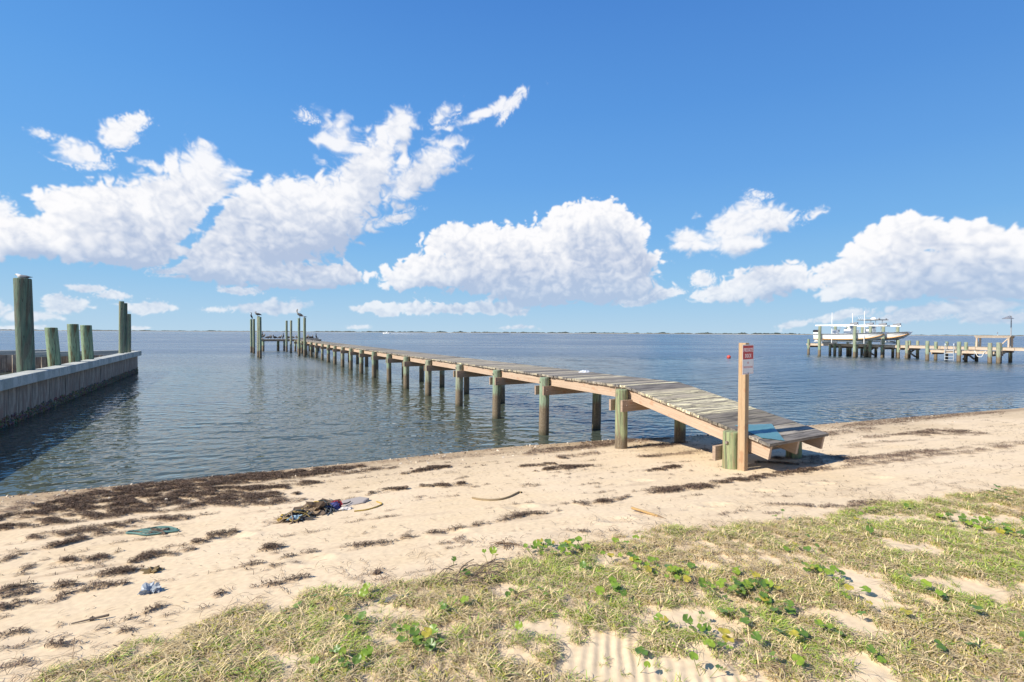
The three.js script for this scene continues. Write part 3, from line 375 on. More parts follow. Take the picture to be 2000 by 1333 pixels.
// torn teal screen on the ramp
{ const r = rng(4), N = 12, P = [], U = [], I = [], A = [0.2, 4.27], B = [0.84, 4.38], C = [0.13, 4.70], D = [0.36, 4.855], slope = 0.455 / 2.5;
  for (let j = 0; j <= N; j++) for (let i = 0; i <= N; i++) { const u = i / N, v = j / N, x = mix(mix(A[0], B[0], u), mix(C[0], D[0], u), v), z = mix(mix(A[1], B[1], u), mix(C[1], D[1], u), v) + 0.012 * noise(u * 5, v * 5); P.push(x, 1.235 - slope * (z - 2.36) + 0.008 + 0.010 * Math.abs(noise(u * 4 + 2, v * 4)), z); U.push(u, v); }
  for (let j = 0; j < N; j++) for (let i = 0; i < N; i++) { const a = j * (N + 1) + i, b = a + N + 1; I.push(a, b, a + 1, a + 1, b, b + 1); }
  const g = new THREE.BufferGeometry(); g.setAttribute('position', new THREE.Float32BufferAttribute(P, 3)); g.setAttribute('uv', new THREE.Float32BufferAttribute(U, 2)); g.setIndex(I); g.computeVertexNormals();
  const m = part('teal_screen', g, phys({ color: rgb(0.20, 0.50, 0.55), roughness: 0.5, transmission: 0.6, thickness: 0, side: THREE.DoubleSide }), scene); m.position.set(0.66, 0, -10.02); m.rotation.y = TH;
  tag(m, 'torn piece of teal netting lying on the lower ramp boards', 'netting');
}
{ const g = new THREE.IcosahedronGeometry(0.09, 3), p = g.attributes.position; for (let i = 0; i < p.count; i++) { const x = p.getX(i), y = p.getY(i), z = p.getZ(i), k = 1 + 0.5 * noise(x * 30 + 3, z * 30 + y * 20); p.setXYZ(i, x * k * 1.7, Math.max(0, y) * k * 0.45, z * k * 1.0); } g.computeVertexNormals();
  const m = part('plastic_scrap', g, std({ color: rgb(0.78, 0.78, 0.78), roughness: 0.6 }), scene); m.position.set(0.66 + 1.2 * Math.cos(TH) - 0.18 * Math.sin(TH), 1.236, -10.02 - 1.2 * Math.sin(TH) - 0.18 * Math.cos(TH)); m.rotation.y = 0.7; tag(m, 'small crumpled white scrap on the far edge of the dock', 'scrap'); }

// ---------------------------------------------------------------- concrete bulkhead round the boat basin
const concrete = texture(512, 512, (u, v) => { const n = fbm(u * 5, v * 5, 5), f = noise(u * 90, v * 90), s = step(0.2, 0.45, fbm(u * 14, v * 2.2 + 4, 3)); const crack = Math.abs(noise(u * 7 + 3, v * 7)) < 0.018 || Math.abs(noise(u * 15, v * 15 + 8)) < 0.012 ? 1 : 0, c = c3(c3([0.36, 0.385, 0.345], [0.55, 0.55, 0.49], clamp(0.5 + 1.6 * n + 0.35 * f)), [0.15, 0.14, 0.11], 0.6 * crack); return c3(c, [0.22, 0.2, 0.15], 0.75 * s); });
concrete.repeat.set(0.5, 0.5);
const panelTex = (seed) => texture(128, 256, (u, v) => { const y = v * 1.4 - 0.35, g = fbm(u * 4 + seed, v * 5, 4), dr = step(0.12, 0.4, fbm(u * 7 + seed, v * 1.3, 3)), f = noise(u * 40, v * 60 + seed); const rust = step(0.05, 0.35, fbm(u * 3 + seed * 2, v * 2 + 9, 3)), drip = step(0.2, 0.42, noise(u * 11 + seed * 3, v * 0.9)); let c = c3([0.25, 0.20, 0.155], [0.42, 0.35, 0.27], clamp(0.5 + 1.5 * g + 0.4 * f)); c = c3(c, [0.27, 0.15, 0.11], 0.6 * rust); c = c3(c, [0.05, 0.042, 0.032], 0.65 * Math.max(0.7 * dr, drip * step(0.3, 0.9, v + 0.5 * g))); c = c3(c, [0.065, 0.06, 0.03], step(0.40, 0.24, y + 0.22 * g + 0.06 * f)); return c; });
const capConcrete = std({ map: concrete, roughness: 0.9 }), panelMats = [1, 2, 3, 4].map((s) => std({ map: panelTex(s), roughness: 0.95 }));
const oysterGeo = new THREE.IcosahedronGeometry(0.035, 0).scale(1, 0.5, 0.8);
{ const t = tag(thing('bulkhead', [-10.9, 0, -10.36], TH), 'low concrete bulkhead with pale cap and stained panels at left', 'bulkhead'), r = rng(8), places = [];
  const panels = [0, 1].map((k) => { const g = rbox(0.1, 1.75, 0.706, 0.008), uv = g.attributes.uv, p = g.attributes.position; for (let i = 0; i < uv.count; i++) uv.setXY(i, p.getZ(i) * 1.4 + 0.5 + k * 0.5, (p.getY(i) + 0.875) / 1.75); return g; });
  function run(ax, az, dx, dz, n, turn) { for (let k = 0; k < n; k++) { const m = part('panel', panels[k & 1], panelMats[Math.floor(r() * 4)], t); m.position.set(ax + dx * (k + 0.5) * 0.712 - (turn ? 0 : 0.05) + (r() - 0.5) * 0.016, -0.02, az + dz * (k + 0.5) * 0.712); m.rotation.set(0, turn + (r() - 0.5) * 0.012, (r() - 0.5) * 0.01); for (let q = 0; q < 90; q++) { const along = (r() - 0.5) * 0.72; places.push([m.position.x + 0.05, 0.01 + (0.2 + 0.1 * noise((m.position.z + along) * 2.5, 1)) * Math.pow(r(), 1.4), m.position.z + along, 0.4 + 1.1 * r()]); }; } }
  run(0, -16.6, 0, 1, 36, 0);
  for (let k = 0, z = -16.75; z < 9; k++) { const len = 4.2 + r(), m = part('cap', rbox(0.42, 0.24, len - 0.012, 0.018), capConcrete, t); const uv = m.geometry.attributes.uv, p = m.geometry.attributes.position, n = m.geometry.attributes.normal; for (let i = 0; i < uv.count; i++) uv.setXY(i, p.getZ(i) + k * 1.7, p.getX(i) + p.getY(i)); m.position.set(-0.06 + (r() - 0.5) * 0.012, 0.955 + (r() - 0.5) * 0.01, z + len / 2); z += len; }
  const back = -0.5;  // the far side of the basin turns away to the left
  const c = Math.cos(back), s = Math.sin(back);
  for (let k = 0; k < 24; k++) { const m = part('panel', panels[k & 1], panelMats[Math.floor(r() * 4)], t), d = 0.36 + k * 0.712; m.position.set(-0.3 - c * d, -0.02, -16.45 - s * d * -1 * -1 + 0); m.position.z = -16.45 + s * d; m.rotation.y = Math.PI / 2 - back; for (let q = 0; q < 22; q++) places.push([m.position.x + (r() - 0.5) * 0.5, 0.03 + 0.2 * r() * r(), m.position.z + 0.06, 0.5 + r()]); }
  for (let k = 0; k < 4; k++) { const len = 4.3, d = k * len + len / 2 + 0.2, m = part('cap', rbox(len - 0.012, 0.24, 0.42, 0.018), capConcrete, t); m.position.set(-0.3 - c * d, 0.95, -16.45 + s * d); m.rotation.y = -back; }
  const im = new THREE.InstancedMesh(oysterGeo, std({ color: rgb(0.15, 0.135, 0.1), roughness: 1 }), places.length), mt = new THREE.Matrix4(); places.forEach(([x, y, z, k], i) => { mt.compose(V(x, y, z), new THREE.Quaternion().setFromEuler(new THREE.Euler(r() * 6, r() * 6, r() * 6)), V(k, k, k)); im.setMatrixAt(i, mt); im.setColorAt(i, rgb(0.6 + r(), 0.6 + r() * 0.9, 0.6 + r() * 0.7)); }); im.name = 'oyster_crust'; im.userData.kind = 'stuff'; t.add(im);
}
function lonePile(name, x, z, top, r, mat, lean, seed, label, category, group) { const m = part(name, pileShape(r, Math.max(-1.5, height(x, z) - 0.3), top, seed, lean, 22, 0.03), mat, scene); m.position.set(x, 0, z); return tag(m, label, category, group); }
lonePile('basin_pile', -12.45, -12.5, 3.42, 0.172, tallPileMats[0], [-0.07, 0.05], 1, 'tall dark green piling at far left with a gull on top', 'piling');
lonePile('basin_pile', -13.28, -14.3, 2.18, 0.145, tallPileMats[2], [-0.28, 0], 2, 'short leaning pale green piling nearest the tall gull piling', 'piling');
lonePile('basin_pile', -14.32, -16.0, 2.31, 0.146, tallPileMats[2], [-0.13, 0], 3, 'short upright piling in the middle of three stubs behind bulkhead', 'piling');
lonePile('basin_pile', -15.05, -17.4, 2.29, 0.16, tallPileMats[2], [-0.2, 0], 4, 'short mossy piling rightmost of three stubs behind bulkhead', 'piling');
lonePile('basin_pile', -17.72, -22.0, 3.43, 0.098, tallPileMats[1], [0.06, 0], 5, 'tallest of three slim pilings clustered at the bulkhead end', 'piling', 'slim pilings at the bulkhead end');
lonePile('basin_pile', -18.02, -22.6, 3.38, 0.096, tallPileMats[0], [0.03, 0], 6, 'middle one of three slim pilings clustered at the bulkhead end', 'piling', 'slim pilings at the bulkhead end');
lonePile('basin_pile', -18.32, -23.2, 2.90, 0.1, tallPileMats[1], [0.02, 0], 7, 'shortest of three slim pilings clustered at the bulkhead end', 'piling', 'slim pilings at the bulkhead end');
const px = (p, D) => (p - 1000) / 950 * D;
const MOOR = [[490.8, 48.3, 3.31, 'leftmost slim mooring piling off the dock, an upright bird on it'], [495.4, 46.3, 3.28, 'second mooring piling from the left off the dock end'], [503.7, 39.7, 3.34, 'third mooring piling from the left with a hunched bird on it'], [508.3, 38.2, 3.24, 'nearest of the four bare mooring pilings left of the dock'],
  [559.5, 51.0, 3.25, 'leftmost of four mooring pilings standing against the dock'], [567.7, 47.8, 3.2, 'second of four mooring pilings standing against the dock'], [584.2, 42.6, 3.28, 'mooring piling against the dock with a pelican on top'], [594.7, 40.9, 3.27, 'mooring piling against the dock with a white gull on top']];
MOOR.forEach(([p, D, top, label], i) => lonePile('mooring_pile', px(p, D), -D, top, 0.105, i % 3 === 1 ? tallPileMats[1] : pileMats[[1, 0, 2][i % 3]], [(i % 3 - 1) * 0.03, 0], 20 + i, label, 'piling', i < 4 ? 'mooring pilings left of the dock' : 'mooring pilings against the dock'));

// ---------------------------------------------------------------- birds: one body swept along a spine
function birdShape(spine, legs, colours) {
  const P = [], C = [], I = [], S = 10, pts = spine.map(([x, y]) => V(x, y, 0));
  spine.forEach(([x, y, w, h, c], k) => { const a = pts[Math.max(0, k - 1)], b = pts[Math.min(pts.length - 1, k + 1)], t = b.clone().sub(a).normalize(), n = V(-t.y, t.x, 0); for (let i = 0; i < S; i++) { const q = i / S * 2 * Math.PI; P.push(x + n.x * Math.sin(q) * h, y + n.y * Math.sin(q) * h, Math.cos(q) * w); C.push(...colours[c]); } });
  for (let k = 0; k < spine.length - 1; k++) for (let i = 0; i < S; i++) { const a = k * S + i, b = k * S + (i + 1) % S, c = a + S, d = b + S; I.push(a, b, c, b, d, c); }
  for (const [x, y] of legs) for (const z of [-0.04, 0.04]) { const b = P.length / 3; for (const [yy, r] of [[y, 0.012], [0, 0.01], [0.004, 0.03]]) for (let i = 0; i < 5; i++) { const q = i / 5 * 2 * Math.PI; P.push(x + Math.cos(q) * r, yy, z + Math.sin(q) * r); C.push(...colours[3]); } for (let k = 0; k < 2; k++) for (let i = 0; i < 5; i++) { const a = b + k * 5 + i, e = b + k * 5 + (i + 1) % 5; I.push(a, e, a + 5, e, e + 5, a + 5); } }
  const g = new THREE.BufferGeometry(); g.setAttribute('position', new THREE.Float32BufferAttribute(P, 3)); g.setAttribute('color', new THREE.Float32BufferAttribute(C, 3)); g.setIndex(I); g.computeVertexNormals(); return g;
}
const PEL = [[0.06, 0.055, 0.052], [0.36, 0.33, 0.29], [0.22, 0.19, 0.15], [0.05, 0.05, 0.05]], GULL = [[0.20, 0.215, 0.24], [0.75, 0.75, 0.74], [0.06, 0.06, 0.06], [0.4, 0.25, 0.06]], CORM = [[0.025, 0.025, 0.025], [0.06, 0.05, 0.04], [0.14, 0.1, 0.04], [0.03, 0.03, 0.03]];
const featherMat = std({ vertexColors: true, roughness: 0.85, side: THREE.DoubleSide });
const birdKinds = {
  tall: birdShape([[0.46, 0.09, 0.012, 0.006, 0], [0.36, 0.15, 0.07, 0.035, 0], [0.22, 0.21, 0.115, 0.085, 0], [0.06, 0.28, 0.125, 0.115, 0], [-0.08, 0.33, 0.09, 0.085, 0], [-0.16, 0.42, 0.045, 0.045, 1], [-0.18, 0.54, 0.03, 0.032, 1], [-0.14, 0.65, 0.03, 0.034, 1], [-0.15, 0.71, 0.036, 0.036, 1], [-0.185, 0.70, 0.02, 0.025, 2], [-0.23, 0.58, 0.016, 0.018, 2], [-0.25, 0.46, 0.005, 0.005, 2]], [[0.05, 0.22]], PEL),
  rest: birdShape([[0.40, 0.10, 0.012, 0.006, 0], [0.30, 0.15, 0.07, 0.04, 0], [0.14, 0.20, 0.12, 0.1, 0], [-0.04, 0.22, 0.13, 0.12, 0], [-0.16, 0.26, 0.09, 0.085, 0], [-0.20, 0.36, 0.045, 0.045, 1], [-0.15, 0.45, 0.038, 0.04, 1], [-0.19, 0.47, 0.03, 0.032, 1], [-0.25, 0.42, 0.018, 0.022, 2], [-0.30, 0.28, 0.005, 0.006, 2]], [[0, 0.14]], PEL),
  upright: birdShape([[0.12, 0.02, 0.012, 0.008, 0], [0.09, 0.12, 0.06, 0.04, 0], [0.02, 0.25, 0.09, 0.08, 0], [-0.03, 0.38, 0.075, 0.07, 0], [-0.02, 0.48, 0.035, 0.04, 0], [0.02, 0.57, 0.026, 0.028, 0], [0.0, 0.64, 0.03, 0.03, 0], [-0.05, 0.66, 0.02, 0.02, 0], [-0.11, 0.65, 0.006, 0.006, 2]], [[0, 0.14]], CORM),
  gull: birdShape([[0.26, 0.10, 0.01, 0.006, 2], [0.18, 0.10, 0.04, 0.02, 2], [0.08, 0.10, 0.075, 0.06, 0], [-0.04, 0.10, 0.08, 0.075, 0], [-0.11, 0.12, 0.06, 0.065, 1], [-0.15, 0.17, 0.042, 0.042, 1], [-0.19, 0.18, 0.03, 0.03, 1], [-0.235, 0.165, 0.006, 0.007, 3]], [[0, 0.06]], GULL),
};
function bird(name, kind, x, y, z, turn, label, group, scale = 1) { const m = part(name, birdKinds[kind], featherMat, scene); m.position.set(x, y, z); m.rotation.y = turn; m.scale.setScalar(scale); return tag(m, label, 'bird', group); }
bird('gull', 'gull', -12.5, 3.385, -12.45, 0.25, 'grey and white gull resting on the tallest left piling', null, 0.75);
bird('cormorant', 'upright', px(490.8, 48.3), 3.31, -48.3, 0.4, 'dark upright bird on the leftmost mooring piling', null);
bird('pelican', 'rest', px(503.7, 39.7) - 0.02, 3.34, -39.7, 0.2, 'hunched dark pelican on a mooring piling left of the dock', null, 0.8);
bird('pelican', 'tall', px(584.2, 42.6), 3.28, -42.6, -0.15, 'pelican with long raised neck on a mooring piling', null, 1.1);
bird('gull', 'gull', px(594.7, 40.9), 3.27, -40.9, 0.6, 'small white gull on the mooring piling beside the pelican', null, 0.8);
{ const r = rng(14), c = Math.cos(TH), s = Math.sin(TH); [[-3.0, -49.6, 'rest'], [-3.02, -50.4, 'upright'], [-2.5, -50.2, 'rest'], [-2.2, -50.6, 'rest'], [-1.85, -50.0, 'rest'], [-1.3, -50.5, 'rest'], [-0.95, -50.9, 'upright'], [-0.5, -50.2, 'rest'], [-0.05, -50.8, 'rest'], [0.35, -50.3, 'rest'], [1.45, -50.6, 'rest'], [1.75, -50.2, 'rest'], [2.0, -50.7, 'rest'], [2.4, -50.4, 'upright']].forEach(([x, z, k]) => {
  const y = x < -2.98 ? 1.4 : 1.268; bird(k === 'upright' ? 'cormorant' : 'pelican', k, 0.66 + x * c + z * s, y, -10.02 - x * s + z * c, r() * 6.28, k === 'upright' ? 'dark slender bird standing on the platform at the dock end' : 'brown pelican resting on the platform at the dock end', k === 'upright' ? 'slender birds on the platform' : 'pelicans resting on the platform'); }); }

// ---------------------------------------------------------------- the neighbour's dock with boat lifts at right
const TH2 = 0.4406, C2 = Math.cos(TH2), S2 = Math.sin(TH2);
const nd = (x, y, z) => [31.15 + x * C2 + z * S2, y, -50.9 - x * S2 + z * C2];  // dock axes to world
const plankFar = new THREE.BoxGeometry(1.56, 0.036, 0.142), plankLow = new THREE.BoxGeometry(1.72, 0.036, 0.142);
{ const t = tag(thing('neighbour_dock', [31.15, 0, -50.9], TH2), 'long timber dock with lower landing at right, beside the lifted boats', 'dock'), r = rng(41);
  const pile = (x, z, top, rad = 0.115, k) => { const m = part('pile', pileShape(rad, -1.5, top, x * 9 + z, [(r() - 0.5) * 0.05, 0], 12), pileMats[k ?? Math.floor(r() * 3)], t); m.position.set(x, 0, z); };
  for (let k = 0; k < 11; k++) for (const x of [0, 1.5]) { const m = part('fascia', longBox(0.05, 0.2, 2.28, 2, r()), farTimberMat, t); m.position.set(x, 1.05, -0.3 + k * 2.3 + 1.15); }
  for (let k = 0; k < 165; k++) { const m = part('plank', plankFar, deckMats[[1, 3, 0, 3][k % 4]], t); m.position.set(0.75, 1.172 + (r() - 0.5) * 0.004, -0.3 + 0.075 + k * 0.15); }
  [[0, 1.62], [2.2, 1.1], [3.15, 1.1], [4.7, 1.1], [5.45, 1.1], [6.9, 1.12], [8.2, 1.63], [8.85, 1.6], [10.95, 1.55], [12.95, 1.55], [15.0, 1.5], [17.2, 1.12], [19.6, 1.6], [22.0, 1.6]].forEach(([z, top], i) => { pile(-0.12, z, top); pile(1.62, z, i % 3 ? top : 1.6); const m = part('cap_beam', longBox(1.9, 0.18, 0.07, 0, r()), capMat, t); m.position.set(0.75, 0.86, z + 0.14); });
  for (const z of [5.45, 8.85, 12.95]) for (const q of [-1, 1]) { part('cross_brace', beam([q * 0.83 + 0.75, 0.15, z + q * 0.03 - 0.17], [-q * 0.83 + 0.75, 0.82, z + q * 0.03 - 0.17], 0.05, 0.14), greyTimberMat, t); }
  // lower landing
  for (let k = 0; k < 27; k++) { const m = part('landing_plank', plankLow, deckMats[[1, 3, 2][k % 3]], t); m.position.set(-1.08, 0.9, 11.3 + 0.075 + k * 0.15); }
  for (const x of [-1.95, -0.25]) { const m = part('fascia', longBox(0.05, 0.18, 4.05, 2, r()), farTimberMat, t); m.position.set(x, 0.79, 13.32); }
  for (const [z, top] of [[11.25, 1.63], [13.3, 1.6], [15.15, 1.55], [15.5, 1.58]]) pile(z === 15.5 ? -1.75 : -2.1, z, top, 0.13, z > 15 ? 2 : 0);
  for (const z of [11.5, 13.45, 15.2]) { const m = part('cap_beam', longBox(1.8, 0.16, 0.07, 0, r()), capMat, t); m.position.set(-1.1, 0.62, z); }
  const ladder = part('ladder', merge([-0.28, 0.28].map((z) => tube([[0.25, 0.95, z], [0.12, 1.45, z], [-0.1, 1.42, z], [-0.12, 0.9, z], [-0.12, 0.1, z]], 0.03, 8))), std({ color: rgb(0.66, 0.69, 0.7), metalness: 0.6, roughness: 0.35 }), t); ladder.position.set(-1.98, 0, 12.7); ladder.name = 'ladder_rail';
  for (const y of [0.15, 0.4, 0.65, 0.9]) part('ladder_rung', rod([-2.1, y, 12.42], [-2.1, y, 12.98], 0.024), ladder.material, t);
  part('mooring_rope', tube([[-2.0, 0.92, 14.2], [-2.06, 0.8, 14.3], [-2.08, 0.5, 14.45], [-2.08, 0.48, 14.65], [-2.06, 0.8, 14.8], [-1.9, 0.93, 14.85]], 0.022), std({ color: rgb(0.75, 0.74, 0.68) }), t);
}
{ const t = tag(thing('cleaning_table', nd(0.85, 1.19, 14.3), TH2), 'waist high timber table on the neighbouring dock beside the lamp', 'table');
  part('table_top', longBox(0.75, 0.05, 2.2, 2, 0.2), farTimberMat, t).position.set(0, 0.86, 0);
  for (const x of [-0.33, 0.33]) { const m = part('apron', longBox(0.04, 0.12, 2.1, 2, 0.4), greyTimberMat, t); m.position.set(x, 0.775, 0); }
  for (const x of [-0.28, 0.28]) for (const z of [-0.95, 0.95]) { const m = part('leg', longBox(0.1, 0.84, 0.1, 1, x), farTimberMat, t); m.position.set(x, 0.42, z); }
  part('brace', beam([-0.28, 0.1, 0.45], [-0.28, 0.7, 0.92], 0.05, 0.07), farTimberMat, t); part('tap', tube([[0, 0.88, 0.2], [0, 1.12, 0.2], [-0.06, 1.18, 0.2], [-0.13, 1.1, 0.2]], 0.018), std({ color: rgb(0.7, 0.72, 0.72), metalness: 0.7, roughness: 0.35 }), t);
}
{ const t = tag(thing('dock_lamp', nd(1.2, 1.19, 15.15), TH2), 'slender lamp pole with a flat shade above the neighbouring dock', 'lamp'), m = std({ color: rgb(0.38, 0.4, 0.42), metalness: 0.4, roughness: 0.5 });
  part('pole', rod([0, 0, 0], [0, 2.45, 0], 0.045, 0.035), m, t); part('arm', tube([[0, 2.25, 0], [-0.2, 2.42, 0], [-0.55, 2.38, 0]], 0.022), m, t); part('shade', new THREE.LatheGeometry([[0.02, 0.16], [0.08, 0.14], [0.34, 0.0], [0.33, -0.015], [0.07, 0.1]].map(([a, b]) => new THREE.Vector2(a, b)), 18).translate(-0.58, 2.22, 0), std({ color: rgb(0.3, 0.31, 0.33), metalness: 0.4, roughness: 0.5, side: THREE.DoubleSide }), t);
}
const whitePaint = phys({ color: rgb(0.80, 0.80, 0.78), roughness: 0.35, clearcoat: 0.4 }), aluminium = std({ color: rgb(0.62, 0.64, 0.66), metalness: 0.8, roughness: 0.4 }), dinghyGrey = std({ color: rgb(0.25, 0.26, 0.28), roughness: 0.5 }), orange = std({ color: rgb(0.62, 0.30, 0.06), roughness: 0.5 }), blackPlastic = std({ color: rgb(0.02, 0.02, 0.025), roughness: 0.35 }), smoked = phys({ color: rgb(0.25, 0.3, 0.34), roughness: 0.1, transmission: 0.6, thickness: 0 });
function lift(name, x0, x1, label) {
  const t = tag(thing(name, nd(0, 0, 0), TH2), label, 'boat lift', 'boat lifts on the neighbouring dock');
  for (const x of [x0, x1]) { for (const z of [2.8, 6.0]) { const m = part('pile', pileShape(0.125, -1.5, 2.92, x * 3 + z, [0.02, 0], 14), pileMats[(x + z > 3) ? 0 : 1], t); m.position.set(x, 0, z); } const b = part('top_beam', longBox(0.12, 0.13, 3.9, 2), whitePaint, t); b.position.set(x, 2.985, 4.35); part('motor', merge([rbox(0.2, 0.24, 0.3, 0.03, x, 3.12, 6.1), rod([x, 3.12, 5.95], [x, 3.12, 5.6], 0.07)]), dinghyGrey, t); for (const z of [3.0, 5.8]) part('cable', rod([x * 0.94 + x1 * 0.03 + x0 * 0.03, 1.35, z], [x, 2.93, z], 0.012, 0.012, 5), dinghyGrey, t); }
  for (const z of [3.0, 5.8]) part('cradle_beam', box(Math.abs(x1 - x0), 0.16, 0.1, (x0 + x1) / 2, 1.32, z), aluminium, t);
  for (const q of [-0.45, 0.45]) part('bunk', box(0.09, 0.12, 3.7, (x0 + x1) / 2 + q, 1.46, 4.3), whitePaint, t);
  return t;
}
const lift1 = lift('boat_lift', -2.75, -0.35, 'front boat lift with white top beams, nearer skiff in its cradle');
for (const [x, z, y] of [[-2.5, 3.8, 4.2], [-2.4, 6.6, 4.25], [-0.5, 4.5, 4.15]]) part('guide_pole', rod([x, 1.3, z], [x + 0.02, y, z], 0.035, 0.03), whitePaint, lift1);
lift('boat_lift', 1.75, 4.15, 'rear boat lift with white top beams, T-top boat in its cradle');
function boat(name, [bx, by, bz], len, label, ttop) {
  const t = tag(thing(name, nd(bx, by, bz), TH2), label, 'boat', 'boats raised on lifts');
  // hull sections from stern (z 0) to bow (z len): half beam at sheer and chine, sheer height, chine height, keel height
  const secs = [[0, 0.95, 0.86, 0.66, 0.12, 0], [0.25, 1.0, 0.9, 0.66, 0.12, 0], [0.5, 1.0, 0.9, 0.68, 0.13, 0], [0.68, 0.97, 0.84, 0.72, 0.17, 0.01], [0.82, 0.86, 0.66, 0.77, 0.26, 0.07], [0.92, 0.66, 0.42, 0.82, 0.42, 0.24], [1.0, 0.40, 0.16, 0.86, 0.66, 0.60]];
  const P = [], I = [], K = 9; for (const [u, bs, bc, hs, hc, hk] of secs) { const z = u * len; for (const [x, y] of [[-bs, hs], [-bs * 0.99, hs - 0.05], [-mix(bs, bc, 0.5), mix(hs, hc, 0.5)], [-bc, hc], [0, hk], [bc, hc], [mix(bs, bc, 0.5), mix(hs, hc, 0.5)], [bs * 0.99, hs - 0.05], [bs, hs]]) P.push(x, y, z); }
  const n = secs.length; for (let k = 0; k < n - 1; k++) for (let i = 0; i < K - 1; i++) { const a = k * K + i, b = a + K; I.push(a, b, a + 1, a + 1, b, b + 1); }
  for (let i = 1; i < K - 1; i++) { I.push(0, i, i + 1); const o = (n - 1) * K; I.push(o, o + i + 1, o + i); }
  const deckBase = P.length / 3; for (const [u, bs, , hs] of secs) { const z = u * len; for (const [x, y] of [[-bs * 0.99, hs + 0.01], [-bs + 0.16 * bs + 0.02, hs + 0.02], [-bs * 0.8, hs - (u < 0.84 ? 0.42 : 0.02)], [bs * 0.8, hs - (u < 0.84 ? 0.42 : 0.02)], [bs - 0.16 * bs - 0.02, hs + 0.02], [bs * 0.99, hs + 0.01]]) P.push(x, y, z); }
  for (let k = 0; k < n - 1; k++) for (let i = 0; i < 5; i++) { const a = deckBase + k * 6 + i, b = a + 6; I.push(a, a + 1, b, a + 1, b + 1, b); }
  const g = new THREE.BufferGeometry(); g.setAttribute('position', new THREE.Float32BufferAttribute(P, 3)); g.setIndex(I); const q = g.toNonIndexed(); q.computeVertexNormals();
  const hull = part('hull', q, new THREE.MeshPhysicalMaterial({ color: rgb(0.78, 0.79, 0.79), roughness: 0.3, clearcoat: 0.5, side: THREE.DoubleSide }), t);
  for (const s of [-1, 1]) { part('rub_rail', tube(secs.map(([u, bs, , hs]) => [s * (bs + 0.012), hs - 0.03, u * len]), 0.028, 6, 40), std({ color: rgb(0.09, 0.11, 0.13) }), hull); part('chine_stripe', tube(secs.map(([u, , bc, , hc]) => [s * (bc + 0.012), hc + 0.035, u * len]), 0.042, 6, 40), orange, hull); }
  const con = part('console', merge([rbox(0.72, 0.85, 0.62, 0.06, 0, 0.68, len * 0.48), rbox(0.62, 0.3, 0.25, 0.05, 0, 1.12, len * 0.48 + 0.12)]), whitePaint, t); part('windscreen', box(0.66, 0.3, 0.012).rotateX(-0.35).translate(0, 1.34, len * 0.48 + 0.26), smoked, con); part('wheel', new THREE.TorusGeometry(0.17, 0.02, 6, 18).rotateX(0.5).translate(0, 1.08, len * 0.48 - 0.36), blackPlastic, con);
  part('seat', merge([rbox(0.85, 0.42, 0.5, 0.06, 0, 0.5, len * 0.3), rbox(0.85, 0.36, 0.1, 0.04, 0, 0.88, len * 0.3 - 0.2)]), whitePaint, t);
  const ob = part('outboard', merge([rbox(0.36, 0.26, 0.5, 0.08, 0, 0.72, -0.28), rbox(0.14, 0.7, 0.22, 0.04, 0, 0.28, -0.25), rod([0, -0.08, -0.45], [0, -0.08, -0.05], 0.07, 0.03)]), whitePaint, t); part('cowl', rbox(0.4, 0.26, 0.58, 0.1, 0, 0.94, -0.28), blackPlastic, ob); part('propeller', merge([0, 1, 2].map((k) => box(0.06, 0.14, 0.012).rotateY(0.5).translate(0, 0.09, 0).rotateZ(k * 2.094).translate(0, -0.08, -0.47))), aluminium, ob);
  if (ttop) { const f = part('top_frame', merge([[-0.42, -0.35], [0.42, -0.35], [-0.42, 0.45], [0.42, 0.45]].map(([x, z]) => rod([x, 0.28, len * 0.5 + z], [x * 1.35, 1.98, len * 0.5 + z * 1.3], 0.028))), aluminium, t); const top = part('canopy', rbox(1.7, 0.07, 2.0, 0.03, 0, 2.02, len * 0.5), std({ color: rgb(0.22, 0.21, 0.19), roughness: 0.6 }), t); part('radar', new THREE.SphereGeometry(0.26, 16, 8, 0, 6.3, 0, 1.6).scale(1, 0.9, 1).translate(0, 2.06, len * 0.5 + 0.1), whitePaint, top); for (const x of [-0.6, 0.6]) part('floodlight', rbox(0.12, 0.12, 0.1, 0.02, x, 2.12, len * 0.5 + 0.9), dinghyGrey, top); part('rod_holder', merge([-0.5, -0.17, 0.17, 0.5].map((x) => rod([x, 2.05, len * 0.5 - 0.9], [x, 2.4, len * 0.5 - 1.08], 0.025))), aluminium, top); }
  else { part('cooler', rbox(0.7, 0.4, 0.45, 0.05, 0, 0.5, len * 0.68), whitePaint, t); part('rail', tube([[-0.36, 1.0, len * 0.36], [-0.36, 1.45, len * 0.4], [0.36, 1.45, len * 0.4], [0.36, 1.0, len * 0.36]], 0.022), aluminium, t); }
  return t;
}
boat('skiff', [-1.55, 1.5, 2.0], 5.9, 'white open skiff with orange chine stripe on the front lift', false);
boat('center_console_boat', [2.95, 1.55, 1.2], 6.4, 'white boat with dark T-top roof behind the open skiff', true);
